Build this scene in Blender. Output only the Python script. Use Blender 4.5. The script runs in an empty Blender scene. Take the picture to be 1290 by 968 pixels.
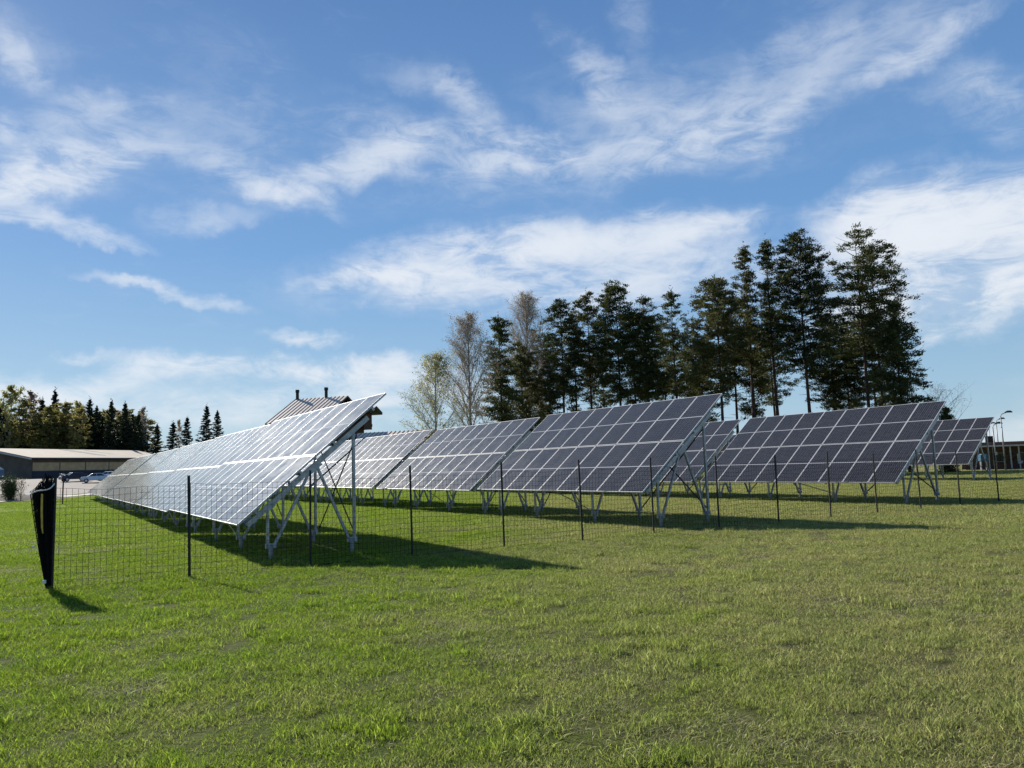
import bpy, math, random
import numpy as np
from mathutils import Vector, Matrix
R = math.radians
rnd = random.Random(7)
NP = np.random.RandomState(11)
sc = bpy.context.scene
COL = sc.collection

# ------------------------------------------------------------------ camera
F, CX, CY, EYE = 970.0, 645.0, 484.0, 1.65
p_, r_ = R(6.0), R(1.9)
FW = Vector((0, math.cos(p_), math.sin(p_)))
U0 = Vector((0, -math.sin(p_), math.cos(p_)))
R0 = Vector((1, 0, 0))
RT = R0*math.cos(r_) - U0*math.sin(r_)
UP = U0*math.cos(r_) + R0*math.sin(r_)
ORG = Vector((0, 0, EYE))
def ray(x, y):
    return FW + RT*((x-CX)/F) + UP*((CY-y)/F)
def at(x, y, Y):                      # the point seen at a pixel at ground distance Y ahead
    d = ray(x, y)
    return ORG + d*(Y/d.y)
def gd(x, y, z=0.0):                  # the point of height z seen at a pixel
    d = ray(x, y)
    return ORG + d*((z-EYE)/d.z)
cam_d = bpy.data.cameras.new('camera')
cam = bpy.data.objects.new('camera', cam_d)
COL.objects.link(cam)
cam.matrix_world = Matrix(((RT.x, UP.x, -FW.x, 0), (RT.y, UP.y, -FW.y, 0), (RT.z, UP.z, -FW.z, EYE), (0, 0, 0, 1)))
cam_d.sensor_width = 36
cam_d.lens = 36*F/1290
cam_d.clip_start = 0.05
cam_d.clip_end = 5000
sc.camera = cam

# ------------------------------------------------------------------ helpers
def sstep(a, b, x):
    t = max(0.0, min(1.0, (x-a)/(b-a)))
    return t*t*(3-2*t)
def tz(x, y):
    """terrain height"""
    r = math.hypot(x, y)
    az = math.degrees(math.atan2(x, y))
    wl = 1 - sstep(-21, -9, az) if y > 0 else 0
    wr = sstep(16, 30, az) if y > 0 else 0
    z = 1.9*wl*sstep(84, 142, r) - 0.9*wr*sstep(62, 108, r)
    return z
def tag(o, label=None, cat=None, group=None, kind=None):
    if label: o['label'] = label
    if cat: o['category'] = cat
    if group: o['group'] = group
    if kind: o['kind'] = kind
    return o
class MB:
    def __init__(s): s.v = []; s.f = []; s.m = []
    def add(s, vs, fs, mi=0):
        b = len(s.v); s.v += [tuple(v) for v in vs]
        s.f += [tuple(b+i for i in f) for f in fs]; s.m += [mi]*len(fs)
    def box(s, c, sx, sy, sz, X=None, Y=None, Z=None, mi=0, bev=0.0):
        c = Vector(c); X = Vector(X or (1, 0, 0)); Y = Vector(Y or (0, 1, 0)); Z = Vector(Z or (0, 0, 1))
        vs = [c+X*(i*sx/2)+Y*(j*sy/2)+Z*(k*sz/2) for k in (-1, 1) for j in (-1, 1) for i in (-1, 1)]
        s.add(vs, [(0, 2, 3, 1), (4, 5, 7, 6), (0, 1, 5, 4), (2, 6, 7, 3), (0, 4, 6, 2), (1, 3, 7, 5)], mi)
    def bar(s, a, b, w, h, side=None, mi=0):
        """rectangular bar from a to b, w across 'side', h across the rest"""
        a = Vector(a); b = Vector(b); d = (b-a); L = d.length; d.normalize()
        sd = Vector(side) if side else (Vector((0, 0, 1)).cross(d) if abs(d.z) < .95 else Vector((1, 0, 0)))
        sd = (sd - d*sd.dot(d)).normalized(); up = sd.cross(d)
        s.box((a+b)/2, w, L, h, sd, d, up, mi)
    def tube(s, pts, rad, n=6, mi=0, cap=True):
        pts = [Vector(p) for p in pts]
        rads = rad if isinstance(rad, (list, tuple)) else [rad]*len(pts)
        rings = []
        px = None
        for i, p in enumerate(pts):
            d = (pts[min(i+1, len(pts)-1)]-pts[max(i-1, 0)]).normalized()
            if px is None:
                px = d.orthogonal().normalized()
            else:
                px = (px-d*px.dot(d))
                px = px.normalized() if px.length > 1e-5 else d.orthogonal().normalized()
            py = d.cross(px)
            rings.append([p+(px*math.cos(2*math.pi*k/n)+py*math.sin(2*math.pi*k/n))*rads[i] for k in range(n)])
        vs = [v for r in rings for v in r]
        fs = [(i*n+k, i*n+(k+1) % n, (i+1)*n+(k+1) % n, (i+1)*n+k) for i in range(len(pts)-1) for k in range(n)]
        if cap:
            fs.append(tuple(reversed(range(n)))); fs.append(tuple((len(pts)-1)*n+k for k in range(n)))
        s.add(vs, fs, mi)
    def build(s, name, mats, parent=None, smooth=False, loc=None):
        me = bpy.data.meshes.new(name)
        me.from_pydata(s.v, [], s.f); 
        if not isinstance(mats, (list, tuple)): mats = [mats]
        for m in mats: me.materials.append(m)
        if len(mats) > 1: me.polygons.foreach_set('material_index', s.m)
        if smooth: me.polygons.foreach_set('use_smooth', [True]*len(me.polygons))
        me.update()
        return link(name, me, parent, loc)
def link(name, me, parent=None, loc=None):
    o = bpy.data.objects.new(name, me); COL.objects.link(o)
    if parent: o.parent = parent
    if loc is not None: o.location = loc
    return o
def empty(name, loc=(0, 0, 0), rz=0.0):
    o = bpy.data.objects.new(name, None); COL.objects.link(o)
    o.location = loc; o.rotation_euler.z = rz; o.empty_display_size = .3
    return o
def np_mesh(name, V, Fq, mats, mi=None):
    me = bpy.data.meshes.new(name)
    n = len(Fq); k = Fq.shape[1]
    me.vertices.add(len(V)); me.vertices.foreach_set('co', V.astype(np.float32).ravel())
    me.loops.add(n*k); me.loops.foreach_set('vertex_index', Fq.astype(np.int32).ravel())
    me.polygons.add(n); me.polygons.foreach_set('loop_start', np.arange(0, n*k, k, dtype=np.int32))
    for m in mats: me.materials.append(m)
    if mi is not None: me.polygons.foreach_set('material_index', mi.astype(np.int32))
    me.update(calc_edges=True); me.validate()
    return me
def copy_tree(o, parent=None):
    c = o.copy(); COL.objects.link(c); c.parent = parent
    for ch in kids[o]: kids.setdefault(c, []).append(copy_tree(ch, c))
    kids.setdefault(c, [])
    return c
kids = {}
def index_kids():
    kids.clear()
    for o in COL.objects: kids.setdefault(o, [])
    for o in COL.objects:
        if o.parent: kids[o.parent].append(o)

# ------------------------------------------------------------------ materials
class NT:
    def __init__(s, tree): s.t = tree
    def n(s, kind, **kw):
        nd = s.t.nodes.new(kind)
        for k, v in kw.items():
            if k.startswith('i_'): nd.inputs[k[2:].replace('_', ' ')].default_value = v
            else: setattr(nd, k, v)
        return nd
    def l(s, a, b): s.t.links.new(a, b)
    def math(s, op, a, b=None, c=None, clamp=False):
        nd = s.t.nodes.new('ShaderNodeMath'); nd.operation = op; nd.use_clamp = clamp
        for i, v in enumerate((a, b, c)):
            if v is None: continue
            if isinstance(v, (int, float)): nd.inputs[i].default_value = v
            else: s.l(v, nd.inputs[i])
        return nd.outputs[0]
    def noise(s, vec, scale, detail=3, rough=.55, dist=0.0, out=0):
        nd = s.n('ShaderNodeTexNoise'); nd.inputs['Scale'].default_value = scale
        nd.inputs['Detail'].default_value = detail; nd.inputs['Roughness'].default_value = rough
        nd.inputs['Distortion'].default_value = dist
        if vec is not None: s.l(vec, nd.inputs['Vector'])
        return nd.outputs[out]
    def ramp(s, fac, stops):
        nd = s.n('ShaderNodeValToRGB'); s.l(fac, nd.inputs[0]); e = nd.color_ramp.elements
        while len(e) < len(stops): e.new(.5)
        for el, (p, c) in zip(e, stops):
            el.position = p; el.color = (*c, 1) if len(c) == 3 else c
        return nd.outputs[0]
    def mix(s, fac, a, b, mode='MIX'):
        nd = s.n('ShaderNodeMix'); nd.data_type = 'RGBA'; nd.blend_type = mode
        for sock, v in ((nd.inputs[0], fac), (nd.inputs[6], a), (nd.inputs[7], b)):
            if isinstance(v, (int, float)): sock.default_value = v
            elif isinstance(v, tuple): sock.default_value = (*v, 1)
            else: s.l(v, sock)
        return nd.outputs[2]
    def rng(s, v, a, b, c=0, d=1, smooth=True):
        nd = s.n('ShaderNodeMapRange'); nd.interpolation_type = 'SMOOTHSTEP' if smooth else 'LINEAR'
        s.l(v, nd.inputs[0])
        for i, q in zip((1, 2, 3, 4), (a, b, c, d)): nd.inputs[i].default_value = q
        return nd.outputs[0]
def newmat(name):
    m = bpy.data.materials.new(name); m.use_nodes = True
    t = m.node_tree; N = NT(t); b = t.nodes['Principled BSDF']
    return m, N, b
def mat(name, col, rough=.6, metal=0.0, var=.12, scale=6.0, bump=0.0, spec=None, col2=None):
    m, N, b = newmat(name)
    tc = N.n('ShaderNodeTexCoord')
    nz = N.noise(tc.outputs['Object'], scale, 5, .6)
    c2 = col2 or tuple(max(0, c*(1-2*var)) for c in col)
    c1 = tuple(min(1, c*(1+var)) for c in col)
    N.l(N.ramp(nz, [(.3, c2), (.7, c1)]), b.inputs['Base Color'])
    b.inputs['Roughness'].default_value = rough; b.inputs['Metallic'].default_value = metal
    if spec is not None: b.inputs['Specular IOR Level'].default_value = spec
    if bump:
        bp = N.n('ShaderNodeBump'); bp.inputs['Strength'].default_value = bump
        N.l(N.noise(tc.outputs['Object'], scale*4, 4), bp.inputs['Height']); N.l(bp.outputs[0], b.inputs['Normal'])
    return m
M = {}
M['galv'] = mat('galvanised_steel', (.42, .43, .45), .45, .55, .2, 9, .05)
M['steel_dark'] = mat('dark_steel_brace', (.055, .058, .068), .5, .5, .2, 9)
M['pile'] = mat('weathered_galvanised_pile', (.36, .36, .36), .6, .3, .25, 7, .08)
M['alu'] = mat('aluminium_frame', (.50, .50, .51), .45, 0, .05, 4)
M['backsheet'] = mat('white_backsheet', (.62, .63, .64), .7, 0, .05, 3)
M['post'] = mat('black_fence_post', (.018, .016, .015), .55, .2, .3, 20)
M['rustpost'] = mat('rusty_brown_post', (.10, .045, .025), .8, 0, .3, 9)
M['net'] = mat('black_plastic_net', (.010, .010, .010), .85, 0, .2, 12, 0, .15)
M['rope'] = mat('white_rope', (.75, .72, .70), .8, 0, .08, 30)
M['strap'] = mat('yellow_strap', (.62, .40, .06), .6, 0, .15, 14)
M['dark_wall'] = mat('dark_red_brown_wall', (.07, .025, .018), .8, 0, .25, 4, .1)
M['black_trim'] = mat('black_trim', (.015, .014, .014), .7, 0, .2, 5)
M['chimney'] = mat('black_metal_flue', (.02, .02, .022), .5, .3, .2, 5)
M['glass_dark'] = mat('dark_window_glass', (.02, .025, .03), .08, 0, .1, 2)
M['brick_brown'] = mat('brown_facade', (.11, .075, .055), .85, 0, .3, 3, .1)
M['fascia'] = mat('reddish_roof_fascia', (.16, .075, .06), .7, 0, .15, 3)
M['pale_trim'] = mat('pale_painted_trim', (.42, .40, .37), .6, 0, .1, 3)
M['white_paint'] = mat('white_paint', (.8, .79, .77), .5, 0, .04, 3)
M['blue_plastic'] = mat('blue_plastic', (.02, .09, .17), .6, 0, .1, 3)
M['pale_blue'] = mat('pale_blue_plastic', (.13, .30, .40), .6, 0, .1, 3)
M['lamp_pole'] = mat('grey_lamp_pole', (.20, .21, .22), .5, .4, .1, 3)
M['lamp_head'] = mat('dark_lamp_head', (.05, .05, .055), .5, .2, .1, 3)
M['barn_side'] = mat('blue_grey_barn_gable', (.10, .085, .065), .8, 0, .2, .6, .05)
M['barn_dark'] = mat('dark_blue_barn_wall', (.018, .028, .045), .8, 0, .2, .6, .05)
M['barn_board'] = mat('tan_barn_panel', (.50, .35, .18), .8, 0, .12, 1.2, .05)
M['tyre'] = mat('tyre_rubber', (.015, .015, .015), .85, 0, .2, 6)
M['rim'] = mat('silver_rim', (.5, .5, .52), .35, .6, .1, 6)
M['car_dark'] = mat('dark_blue_car_paint', (.015, .022, .045), .25, .2, .1, 2)
M['car_white'] = mat('white_car_paint', (.75, .76, .78), .25, 0, .04, 2)
M['car_silver'] = mat('silver_car_paint', (.38, .43, .50), .28, .5, .06, 2)
M['soil'] = mat('dark_soil', (.045, .032, .024), .95, 0, .35, 1.5, .5)
M['bark_pine'] = mat('pine_bark', (.075, .042, .030), .95, 0, .35, 3, .4)
M['bark_dark'] = mat('dark_spruce_bark', (.04, .03, .025), .95, 0, .3, 3, .3)
M['bark_birch'] = mat('grey_birch_bark', (.42, .37, .32), .9, 0, .35, 2.5, .2)
M['twig'] = mat('brown_twig_bark', (.13, .10, .085), .9, 0, .3, 2.5)

def foliage(name, c1, c2, trans=.35, sc_=.8):
    m, N, b = newmat(name)
    geo = N.n('ShaderNodeNewGeometry'); oi = N.n('ShaderNodeObjectInfo')
    nz = N.noise(geo.outputs['Position'], sc_, 3, .6)
    f = N.math('ADD', nz, N.math('MULTIPLY', N.math('SUBTRACT', geo.outputs['Random Per Island'], .5), .5))
    f = N.math('ADD', f, N.math('MULTIPLY', N.math('SUBTRACT', oi.outputs['Random'], .5), .25), clamp=True)
    colr = N.ramp(f, [(.25, c1), (.75, c2)])
    N.l(colr, b.inputs['Base Color']); b.inputs['Roughness'].default_value = .6
    b.inputs['Specular IOR Level'].default_value = .3
    tr = N.n('ShaderNodeBsdfTranslucent'); N.l(colr, tr.inputs[0])
    mx = N.n('ShaderNodeMixShader'); mx.inputs[0].default_value = trans
    N.l(b.outputs[0], mx.inputs[1]); N.l(tr.outputs[0], mx.inputs[2])
    N.l(mx.outputs[0], N.t.nodes['Material Output'].inputs[0])
    return m
M['needle'] = foliage('pine_needles', (.020, .033, .011), (.105, .115, .034), .32)
M['needle_sun'] = foliage('sunlit_olive_needles', (.045, .055, .015), (.155, .145, .045), .36)  # lighter olive copy of the needles, sunlit tone put into the colour
M['needle_blue'] = foliage('spruce_needles', (.010, .019, .011), (.040, .055, .022), .2)
M['leaf_birch'] = foliage('fresh_birch_leaves', (.24, .24, .07), (.42, .38, .14), .5)
M['leaf_brown'] = foliage('reddish_buds', (.20, .16, .11), (.36, .28, .20), .45)
M['leaf_wood'] = foliage('young_olive_leaves', (.12, .12, .03), (.36, .31, .11), .5)
M['bush'] = foliage('bush_leaves', (.035, .055, .018), (.09, .11, .035), .3)

# panel glass: dark cells, thin grid, busbars
def panel_glass():
    m, N, b = newmat('solar_glass')
    tc = N.n('ShaderNodeTexCoord'); sep = N.n('ShaderNodeSeparateXYZ'); N.l(tc.outputs['UV'], sep.inputs[0])
    def lines(v, count, w):
        fr = N.math('FRACT', N.math('MULTIPLY', v, count))
        d = N.math('MINIMUM', fr, N.math('SUBTRACT', 1.0, fr))
        return N.math('LESS_THAN', d, w)
    gx = lines(sep.outputs[0], 6, .045); gy = lines(sep.outputs[1], 24, .04)
    bus = lines(sep.outputs[0], 12, .10)
    mid = N.math('LESS_THAN', N.math('ABSOLUTE', N.math('SUBTRACT', sep.outputs[1], .5)), .009)
    grid = N.math('MAXIMUM', gx, gy)
    oi = N.n('ShaderNodeObjectInfo')
    fx = N.math('FLOOR', N.math('MULTIPLY', sep.outputs[0], 6)); fy = N.math('FLOOR', N.math('MULTIPLY', sep.outputs[1], 24))
    cmb = N.n('ShaderNodeCombineXYZ'); N.l(fx, cmb.inputs[0]); N.l(fy, cmb.inputs[1]); N.l(oi.outputs['Random'], cmb.inputs[2])
    wn = N.n('ShaderNodeTexWhiteNoise'); N.l(cmb.outputs[0], wn.inputs[0])
    cell = N.mix(wn.outputs[0], (.009, .009, .010), (.018, .017, .019))
    c = N.mix(N.math('MULTIPLY', bus, .33), cell, (.16, .155, .165))
    c = N.mix(N.math('MULTIPLY', grid, .42), c, (.14, .135, .145))
    c = N.mix(mid, c, (.30, .30, .31))
    N.l(c, b.inputs['Base Color'])
    g = N.n('ShaderNodeNewGeometry')
    dust = N.noise(g.outputs['Position'], 3.0, 5, .6)
    N.l(N.rng(dust, .3, .7, .06, .11), b.inputs['Roughness'])
    b.inputs['IOR'].default_value = 1.36
    b.inputs['Sheen Weight'].default_value = .45; b.inputs['Sheen Roughness'].default_value = .25; b.inputs['Sheen Tint'].default_value = (1, .96, .88, 1)
    b.inputs['Specular IOR Level'].default_value = .5
    # thin film of dust on the glass: a broad, weak second lobe
    b2 = N.n('ShaderNodeBsdfPrincipled'); N.l(c, b2.inputs['Base Color']); b2.inputs['Roughness'].default_value = .42
    mx = N.n('ShaderNodeMixShader'); N.l(N.rng(dust, .3, .7, .03, .085), mx.inputs[0])
    N.l(b.outputs[0], mx.inputs[1]); N.l(b2.outputs[0], mx.inputs[2])
    N.l(mx.outputs[0], N.t.nodes['Material Output'].inputs[0])
    return m
M['pv'] = panel_glass()

def seam_roof(name, col, col2, pitch=.5, rough=.5, metal=.2):
    m, N, b = newmat(name)
    tc = N.n('ShaderNodeTexCoord')
    nz = N.noise(tc.outputs['Object'], .5, 5, .65)
    N.l(N.ramp(nz, [(.35, col2), (.65, col)]), b.inputs['Base Color'])
    b.inputs['Roughness'].default_value = rough; b.inputs['Metallic'].default_value = metal
    return m
M['roof_brown'] = seam_roof('brown_metal_roof', (.78, .63, .51), (.68, .55, .44), metal=0, rough=.42)
M['seam'] = mat('shadow_tone_roof_seam', (.26, .19, .15), .6, 0, .1, 3)  # seam bars coloured dark so they read as shadow lines on the roof
M['roof_grey'] = seam_roof('pale_grey_fibre_roof', (.38, .32, .25), (.31, .26, .20), rough=.85, metal=0)
M['roof_patch'] = seam_roof('dark_roof_patch', (.16, .155, .15), (.12, .115, .11), rough=.85, metal=0)

# ------------------------------------------------------------------ ground
def dryness(N, pos):
    """0 lush green on the left, 1 dry and brownish on the right and in patches"""
    sp = N.n('ShaderNodeSeparateXYZ'); N.l(pos, sp.inputs[0])
    patch = N.noise(pos, .45, 4, .6)
    patch2 = N.noise(pos, 2.3, 3, .6)
    g = N.rng(sp.outputs[0], -5.0, 5.0, -.10, .22)
    v = N.math('ADD', N.math('ADD', N.math('MULTIPLY', patch, .75), N.math('MULTIPLY', patch2, .35)), g)
    return N.rng(v, .42, .78)
def ground_mat():
    m, N, b = newmat('meadow_ground')
    geo = N.n('ShaderNodeNewGeometry'); pos = geo.outputs['Position']
    dr = dryness(N, pos)
    fine = N.noise(pos, 9, 6, .7)
    green = N.ramp(fine, [(.3, (.080, .125, .010)), (.7, (.20, .265, .026))])
    brown = N.ramp(fine, [(.3, (.14, .140, .044)), (.7, (.27, .26, .10))])
    c = N.mix(dr, green, brown)
    soil = N.rng(N.noise(pos, 1.7, 5, .65), .64, .72)
    c = N.mix(N.math('MULTIPLY', soil, .8), c, (.07, .05, .03))
    # near the camera the blades stand on darker earth and thatch
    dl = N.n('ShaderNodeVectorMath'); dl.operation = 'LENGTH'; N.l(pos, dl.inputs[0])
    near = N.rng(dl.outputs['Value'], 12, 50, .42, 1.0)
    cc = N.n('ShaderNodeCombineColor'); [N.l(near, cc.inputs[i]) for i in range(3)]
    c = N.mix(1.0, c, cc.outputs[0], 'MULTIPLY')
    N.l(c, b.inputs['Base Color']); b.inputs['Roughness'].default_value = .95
    b.inputs['Specular IOR Level'].default_value = .1
    bp = N.n('ShaderNodeBump'); bp.inputs['Strength'].default_value = .7; bp.inputs['Distance'].default_value = .08
    N.l(N.noise(pos, 14, 5, .7), bp.inputs['Height']); N.l(bp.outputs[0], b.inputs['Normal'])
    return m
M['ground'] = ground_mat()
def build_ground():
    radii = [0.0]+[1.5*1.085**i for i in range(64)]+[400, 600, 1000, 1800, 3000]
    na = 240
    V = [(0, 0, 0)]; Fc = []
    for r in radii[1:]:
        for k in range(na):
            a = 2*math.pi*k/na
            x, y = r*math.sin(a), r*math.cos(a)
            V.append((x, y, tz(x, y)))
    mb = MB(); mb.v = V
    for k in range(na): Fc.append((0, 1+(k+1) % na, 1+k))
    for i in range(len(radii)-2):
        b0 = 1+i*na; b1 = b0+na
        for k in range(na):
            Fc.append((b0+k, b0+(k+1) % na, b1+(k+1) % na, b1+k))
    mb.f = Fc; mb.m = [0]*len(Fc)
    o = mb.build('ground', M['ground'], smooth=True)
    tag(o, kind='structure')
build_ground()

def gravel_mat(name, a, b_, c_):
    m, N, b = newmat(name)
    g = N.n('ShaderNodeNewGeometry')
    n1 = N.noise(g.outputs['Position'], .12, 4, .6); n2 = N.noise(g.outputs['Position'], 5, 5, .7)
    c = N.ramp(n1, [(.35, a), (.65, b_)]); c = N.mix(N.math('MULTIPLY', n2, .5), c, c_)
    N.l(c, b.inputs['Base Color']); b.inputs['Roughness'].default_value = .95
    return m
M['gravel'] = gravel_mat('yard_gravel', (.19, .165, .14), (.26, .23, .195), (.15, .12, .10))
M['path'] = gravel_mat('pale_path_gravel', (.42, .385, .33), (.50, .46, .40), (.34, .30, .26))
def sheet(name, cells, mt, dz):
    idx = {}; mb = MB()
    def vid(p):
        if p not in idx:
            idx[p] = len(mb.v); mb.v.append((p[0], p[1], tz(*p)+dz))
        return idx[p]
    for (x0, x1, y0, y1) in cells:
        mb.f.append((vid((x0, y0)), vid((x1, y0)), vid((x1, y1)), vid((x0, y1)))); mb.m.append(0)
    o = mb.build(name, mt, smooth=True); tag(o, kind='structure'); return o
cells = []
for ix in range(-130, -22, 2):
    for iy in range(46, 150, 2):
        wob = 1.5*math.sin(iy*.21)
        if ix < -46+wob*.5 and iy >= 50 or iy >= 88: cells.append((ix, ix+2, iy, iy+2))
sheet('gravel_yard', cells, M['gravel'], .02)
# path: a strip that follows the meadow edge
def strip(name, pts, w, mt, dz):
    mb = MB(); n = len(pts)
    fine = []
    for i in range(n-1):
        for k in range(8):
            fine.append(Vector(pts[i]).lerp(Vector(pts[i+1]), k/8))
    fine.append(Vector(pts[-1]))
    for i, p in enumerate(fine):
        d = (fine[min(i+1, len(fine)-1)]-fine[max(i-1, 0)]).normalized()
        s_ = Vector((d.y, -d.x))
        for e in (-1, 1):
            q = p+s_*e*w/2*(1+.12*math.sin(i*1.7+e)); mb.v.append((q.x, q.y, tz(q.x, q.y)+dz))
    for i in range(len(fine)-1):
        mb.f.append((2*i, 2*i+1, 2*i+3, 2*i+2)); mb.m.append(0)
    o = mb.build(name, mt); tag(o, kind='structure')
strip('path', [(-39.5, 40), (-41.5, 56), (-43.3, 66), (-43.8, 78), (-41, 86.5), (-30, 88), (-18, 88)], 2.6, M['path'], .05)

# ------------------------------------------------------------------ grass
def blade_mat(name, g1, g2, d1, d2, trans=.5):
    m, N, b = newmat(name)
    geo = N.n('ShaderNodeNewGeometry'); pos = geo.outputs['Position']
    dr = dryness(N, pos)
    rn = geo.outputs['Random Per Island']
    green = N.ramp(rn, [(.0, g1), (1.0, g2)]); dry = N.ramp(rn, [(.0, d1), (1.0, d2)])
    c = N.mix(N.math('MULTIPLY', dr, .8), green, dry)
    tall = N.rng(N.noise(pos, 34, 3, .65), .3, .7, .40, 1.65)
    cc = N.n('ShaderNodeCombineColor'); [N.l(tall, cc.inputs[i]) for i in range(3)]
    c = N.mix(1.0, c, cc.outputs[0], 'MULTIPLY')
    big = N.noise(pos, .9, 3, .6)
    c = N.mix(N.rng(big, .35, .7, 0, .45), c, N.mix(1.0, c, (.60, .80, .50), 'MULTIPLY'))
    N.l(c, b.inputs['Base Color']); b.inputs['Roughness'].default_value = .62
    b.inputs['Specular IOR Level'].default_value = .16
    tr = N.n('ShaderNodeBsdfTranslucent'); N.l(c, tr.inputs[0])
    mx = N.n('ShaderNodeMixShader'); mx.inputs[0].default_value = trans
    N.l(b.outputs[0], mx.inputs[1]); N.l(tr.outputs[0], mx.inputs[2])
    N.l(mx.outputs[0], N.t.nodes['Material Output'].inputs[0])
    return m
M['blade'] = blade_mat('green_grass_blade', (.085, .155, .012), (.33, .43, .038), (.19, .20, .06), (.52, .48, .20))
M['straw'] = blade_mat('dry_grass_blade', (.18, .18, .06), (.42, .38, .17), (.28, .22, .12), (.62, .53, .35), .3)
def make_patch(name, nb, rad, h0, h1, w, seed, dryfrac=.14, lean=.5):
    rs = np.random.RandomState(seed)
    rr = rad*np.sqrt(rs.rand(nb)); th = rs.rand(nb)*2*np.pi
    bx, by = rr*np.cos(th), rr*np.sin(th)
    h = h0+(h1-h0)*rs.rand(nb)**1.6
    ln = lean*(.25+rs.rand(nb))*h
    la = rs.rand(nb)*2*np.pi
    fa = rs.rand(nb)*2*np.pi
    ww = w*(.6+.8*rs.rand(nb))
    dry = rs.rand(nb) < dryfrac
    h = np.where(dry, h*.75, h); ln = np.where(dry, ln*1.6, ln)
    V = []; 
    for t, wf in ((0, 1.0), (.4, .9), (.75, .6), (1.0, .06)):
        cx = bx+np.cos(la)*ln*t*t; cy = by+np.sin(la)*ln*t*t; cz = h*(t-.12*t*t*lean)-.004
        dx, dy = np.cos(fa)*ww*wf/2, np.sin(fa)*ww*wf/2
        V.append(np.stack([cx-dx, cy-dy, cz], 1)); V.append(np.stack([cx+dx, cy+dy, cz], 1))
    V = np.stack(V, 1).reshape(-1, 3)
    base = np.arange(nb)[:, None]*8
    Fq = np.concatenate([base+np.array([[2*i, 2*i+1, 2*i+3, 2*i+2]]) for i in range(3)], 1).reshape(-1, 4)
    me = np_mesh(name, V, Fq, [M['blade'], M['straw']], np.repeat(dry.astype(int), 3))
    return bpy.data.objects.new(name, me)
pcol = bpy.data.collections.new('grass_patches')
specs = []
for k in range(4): specs.append(make_patch('a%d' % k, 140, .17, .018, .056, .0045, 100+k, .17, .85))
specs.append(make_patch('b0', 70, .11, .05, .12, .0055, 120, .05, .7))
specs.append(make_patch('b1', 50, .12, .015, .05, .005, 121, .85, 1.2))
for k in range(3): specs.append(make_patch('c%d' % k, 130, .42, .03, .085, .009, 130+k, .13, .8))
specs.append(make_patch('d0', 90, .15, .02, .07, .0045, 150, .55, 1.3))
specs.append(make_patch('d1', 70, .09, .04, .10, .005, 151, .02, .6))
for o in specs: pcol.objects.link(o)
def hnoise(x, y, s, seed):
    rs = np.random.RandomState(seed); v = 0
    for k in range(6):
        a = rs.rand()*6.28; f = s*(.6+1.1*rs.rand()); ph = rs.rand()*6.28
        v = v+np.sin((x*np.cos(a)+y*np.sin(a))*f+ph+1.3*np.sin((x*np.sin(a)-y*np.cos(a))*f*.7+ph*2))
    return v/6
def grass_points():
    P = []; S = []; K = []; Rz = []
    def ring(r0, r1, dens, kinds, smin, smax, a0=-42, a1=42, thin=.0):
        A = R(a1-a0)/2*(r1*r1-r0*r0); n = int(A*dens)
        r = np.sqrt(r0*r0+(r1*r1-r0*r0)*NP.rand(n)); a = R(a0)+R(a1-a0)*NP.rand(n)
        x, y = r*np.sin(a), r*np.cos(a)
        q = hnoise(x, y, 2.6, 5)+.6*hnoise(x, y, 6.5, 9)
        keep = q+.25*NP.randn(n) > -.88+thin
        x, y, q = x[keep], y[keep], q[keep]
        n = len(x)
        z = np.array([tz(u, v) for u, v in zip(x, y)]) if r1 > 60 else np.zeros(n)
        s = (smin+(smax-smin)*NP.rand(n))*(1+.22*q)
        kk = NP.choice(kinds, n)
        if r1 <= 20:
            t1 = hnoise(x, y, 1.9, 21)+.5*hnoise(x, y, 5.0, 23); t2 = hnoise(x, y, 1.3, 31)+.6*hnoise(x, y, 4.3, 33)+.05*x/4
            kk = np.where((t2 > .42) & (NP.rand(n) < .75), NP.choice([5, 9, 9], n), kk)
            kk = np.where((t1 > .45) & (NP.rand(n) < .22), 10, kk)
        P.append(np.stack([x, y, z], 1)); S.append(s); K.append(kk); Rz.append(NP.rand(n)*6.283)
    near = [0, 1, 2, 3, 0, 1, 2, 3, 4, 5]
    ring(2.6, 8.5, 66, near, .75, 1.15, -55, 55)
    ring(8.5, 20, 44, near, .8, 1.25, -46, 46)
    ring(20, 46, 8.5, [6, 7, 8], .8, 1.15)
    ring(46, 86, 2.2, [6, 7, 8], 1.0, 1.5)
    return np.concatenate(P), np.concatenate(S), np.concatenate(K), np.concatenate(Rz)
GP, GS, GK, GR = grass_points()
# no meadow grass on the yard and path
ok = ~((GP[:, 0] < -40.5) & (GP[:, 1] > 38)) & (GP[:, 1] < 85)
GP, GS, GK, GR = GP[ok], GS[ok], GK[ok], GR[ok]
gme = bpy.data.meshes.new('grass'); gme.vertices.add(len(GP)); gme.vertices.foreach_set('co', GP.astype(np.float32).ravel())
for nm, ty, arr in (('scl', 'FLOAT', GS), ('kind_id', 'INT', GK), ('rz', 'FLOAT', GR)):
    at_ = gme.attributes.new(nm, ty, 'POINT'); at_.data.foreach_set('value', arr.astype(np.int32 if ty == 'INT' else np.float32))
grass = link('grass', gme); tag(grass, 'short spring grass with dry straw patches covering the meadow', 'grass', kind='stuff')
ng = bpy.data.node_groups.new('grass_scatter', 'GeometryNodeTree')
ng.interface.new_socket('Geometry', in_out='INPUT', socket_type='NodeSocketGeometry')
ng.interface.new_socket('Geometry', in_out='OUTPUT', socket_type='NodeSocketGeometry')
G = NT(ng)
gi = G.n('NodeGroupInput'); go = G.n('NodeGroupOutput')
ci = G.n('GeometryNodeCollectionInfo'); ci.inputs['Collection'].default_value = pcol
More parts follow.
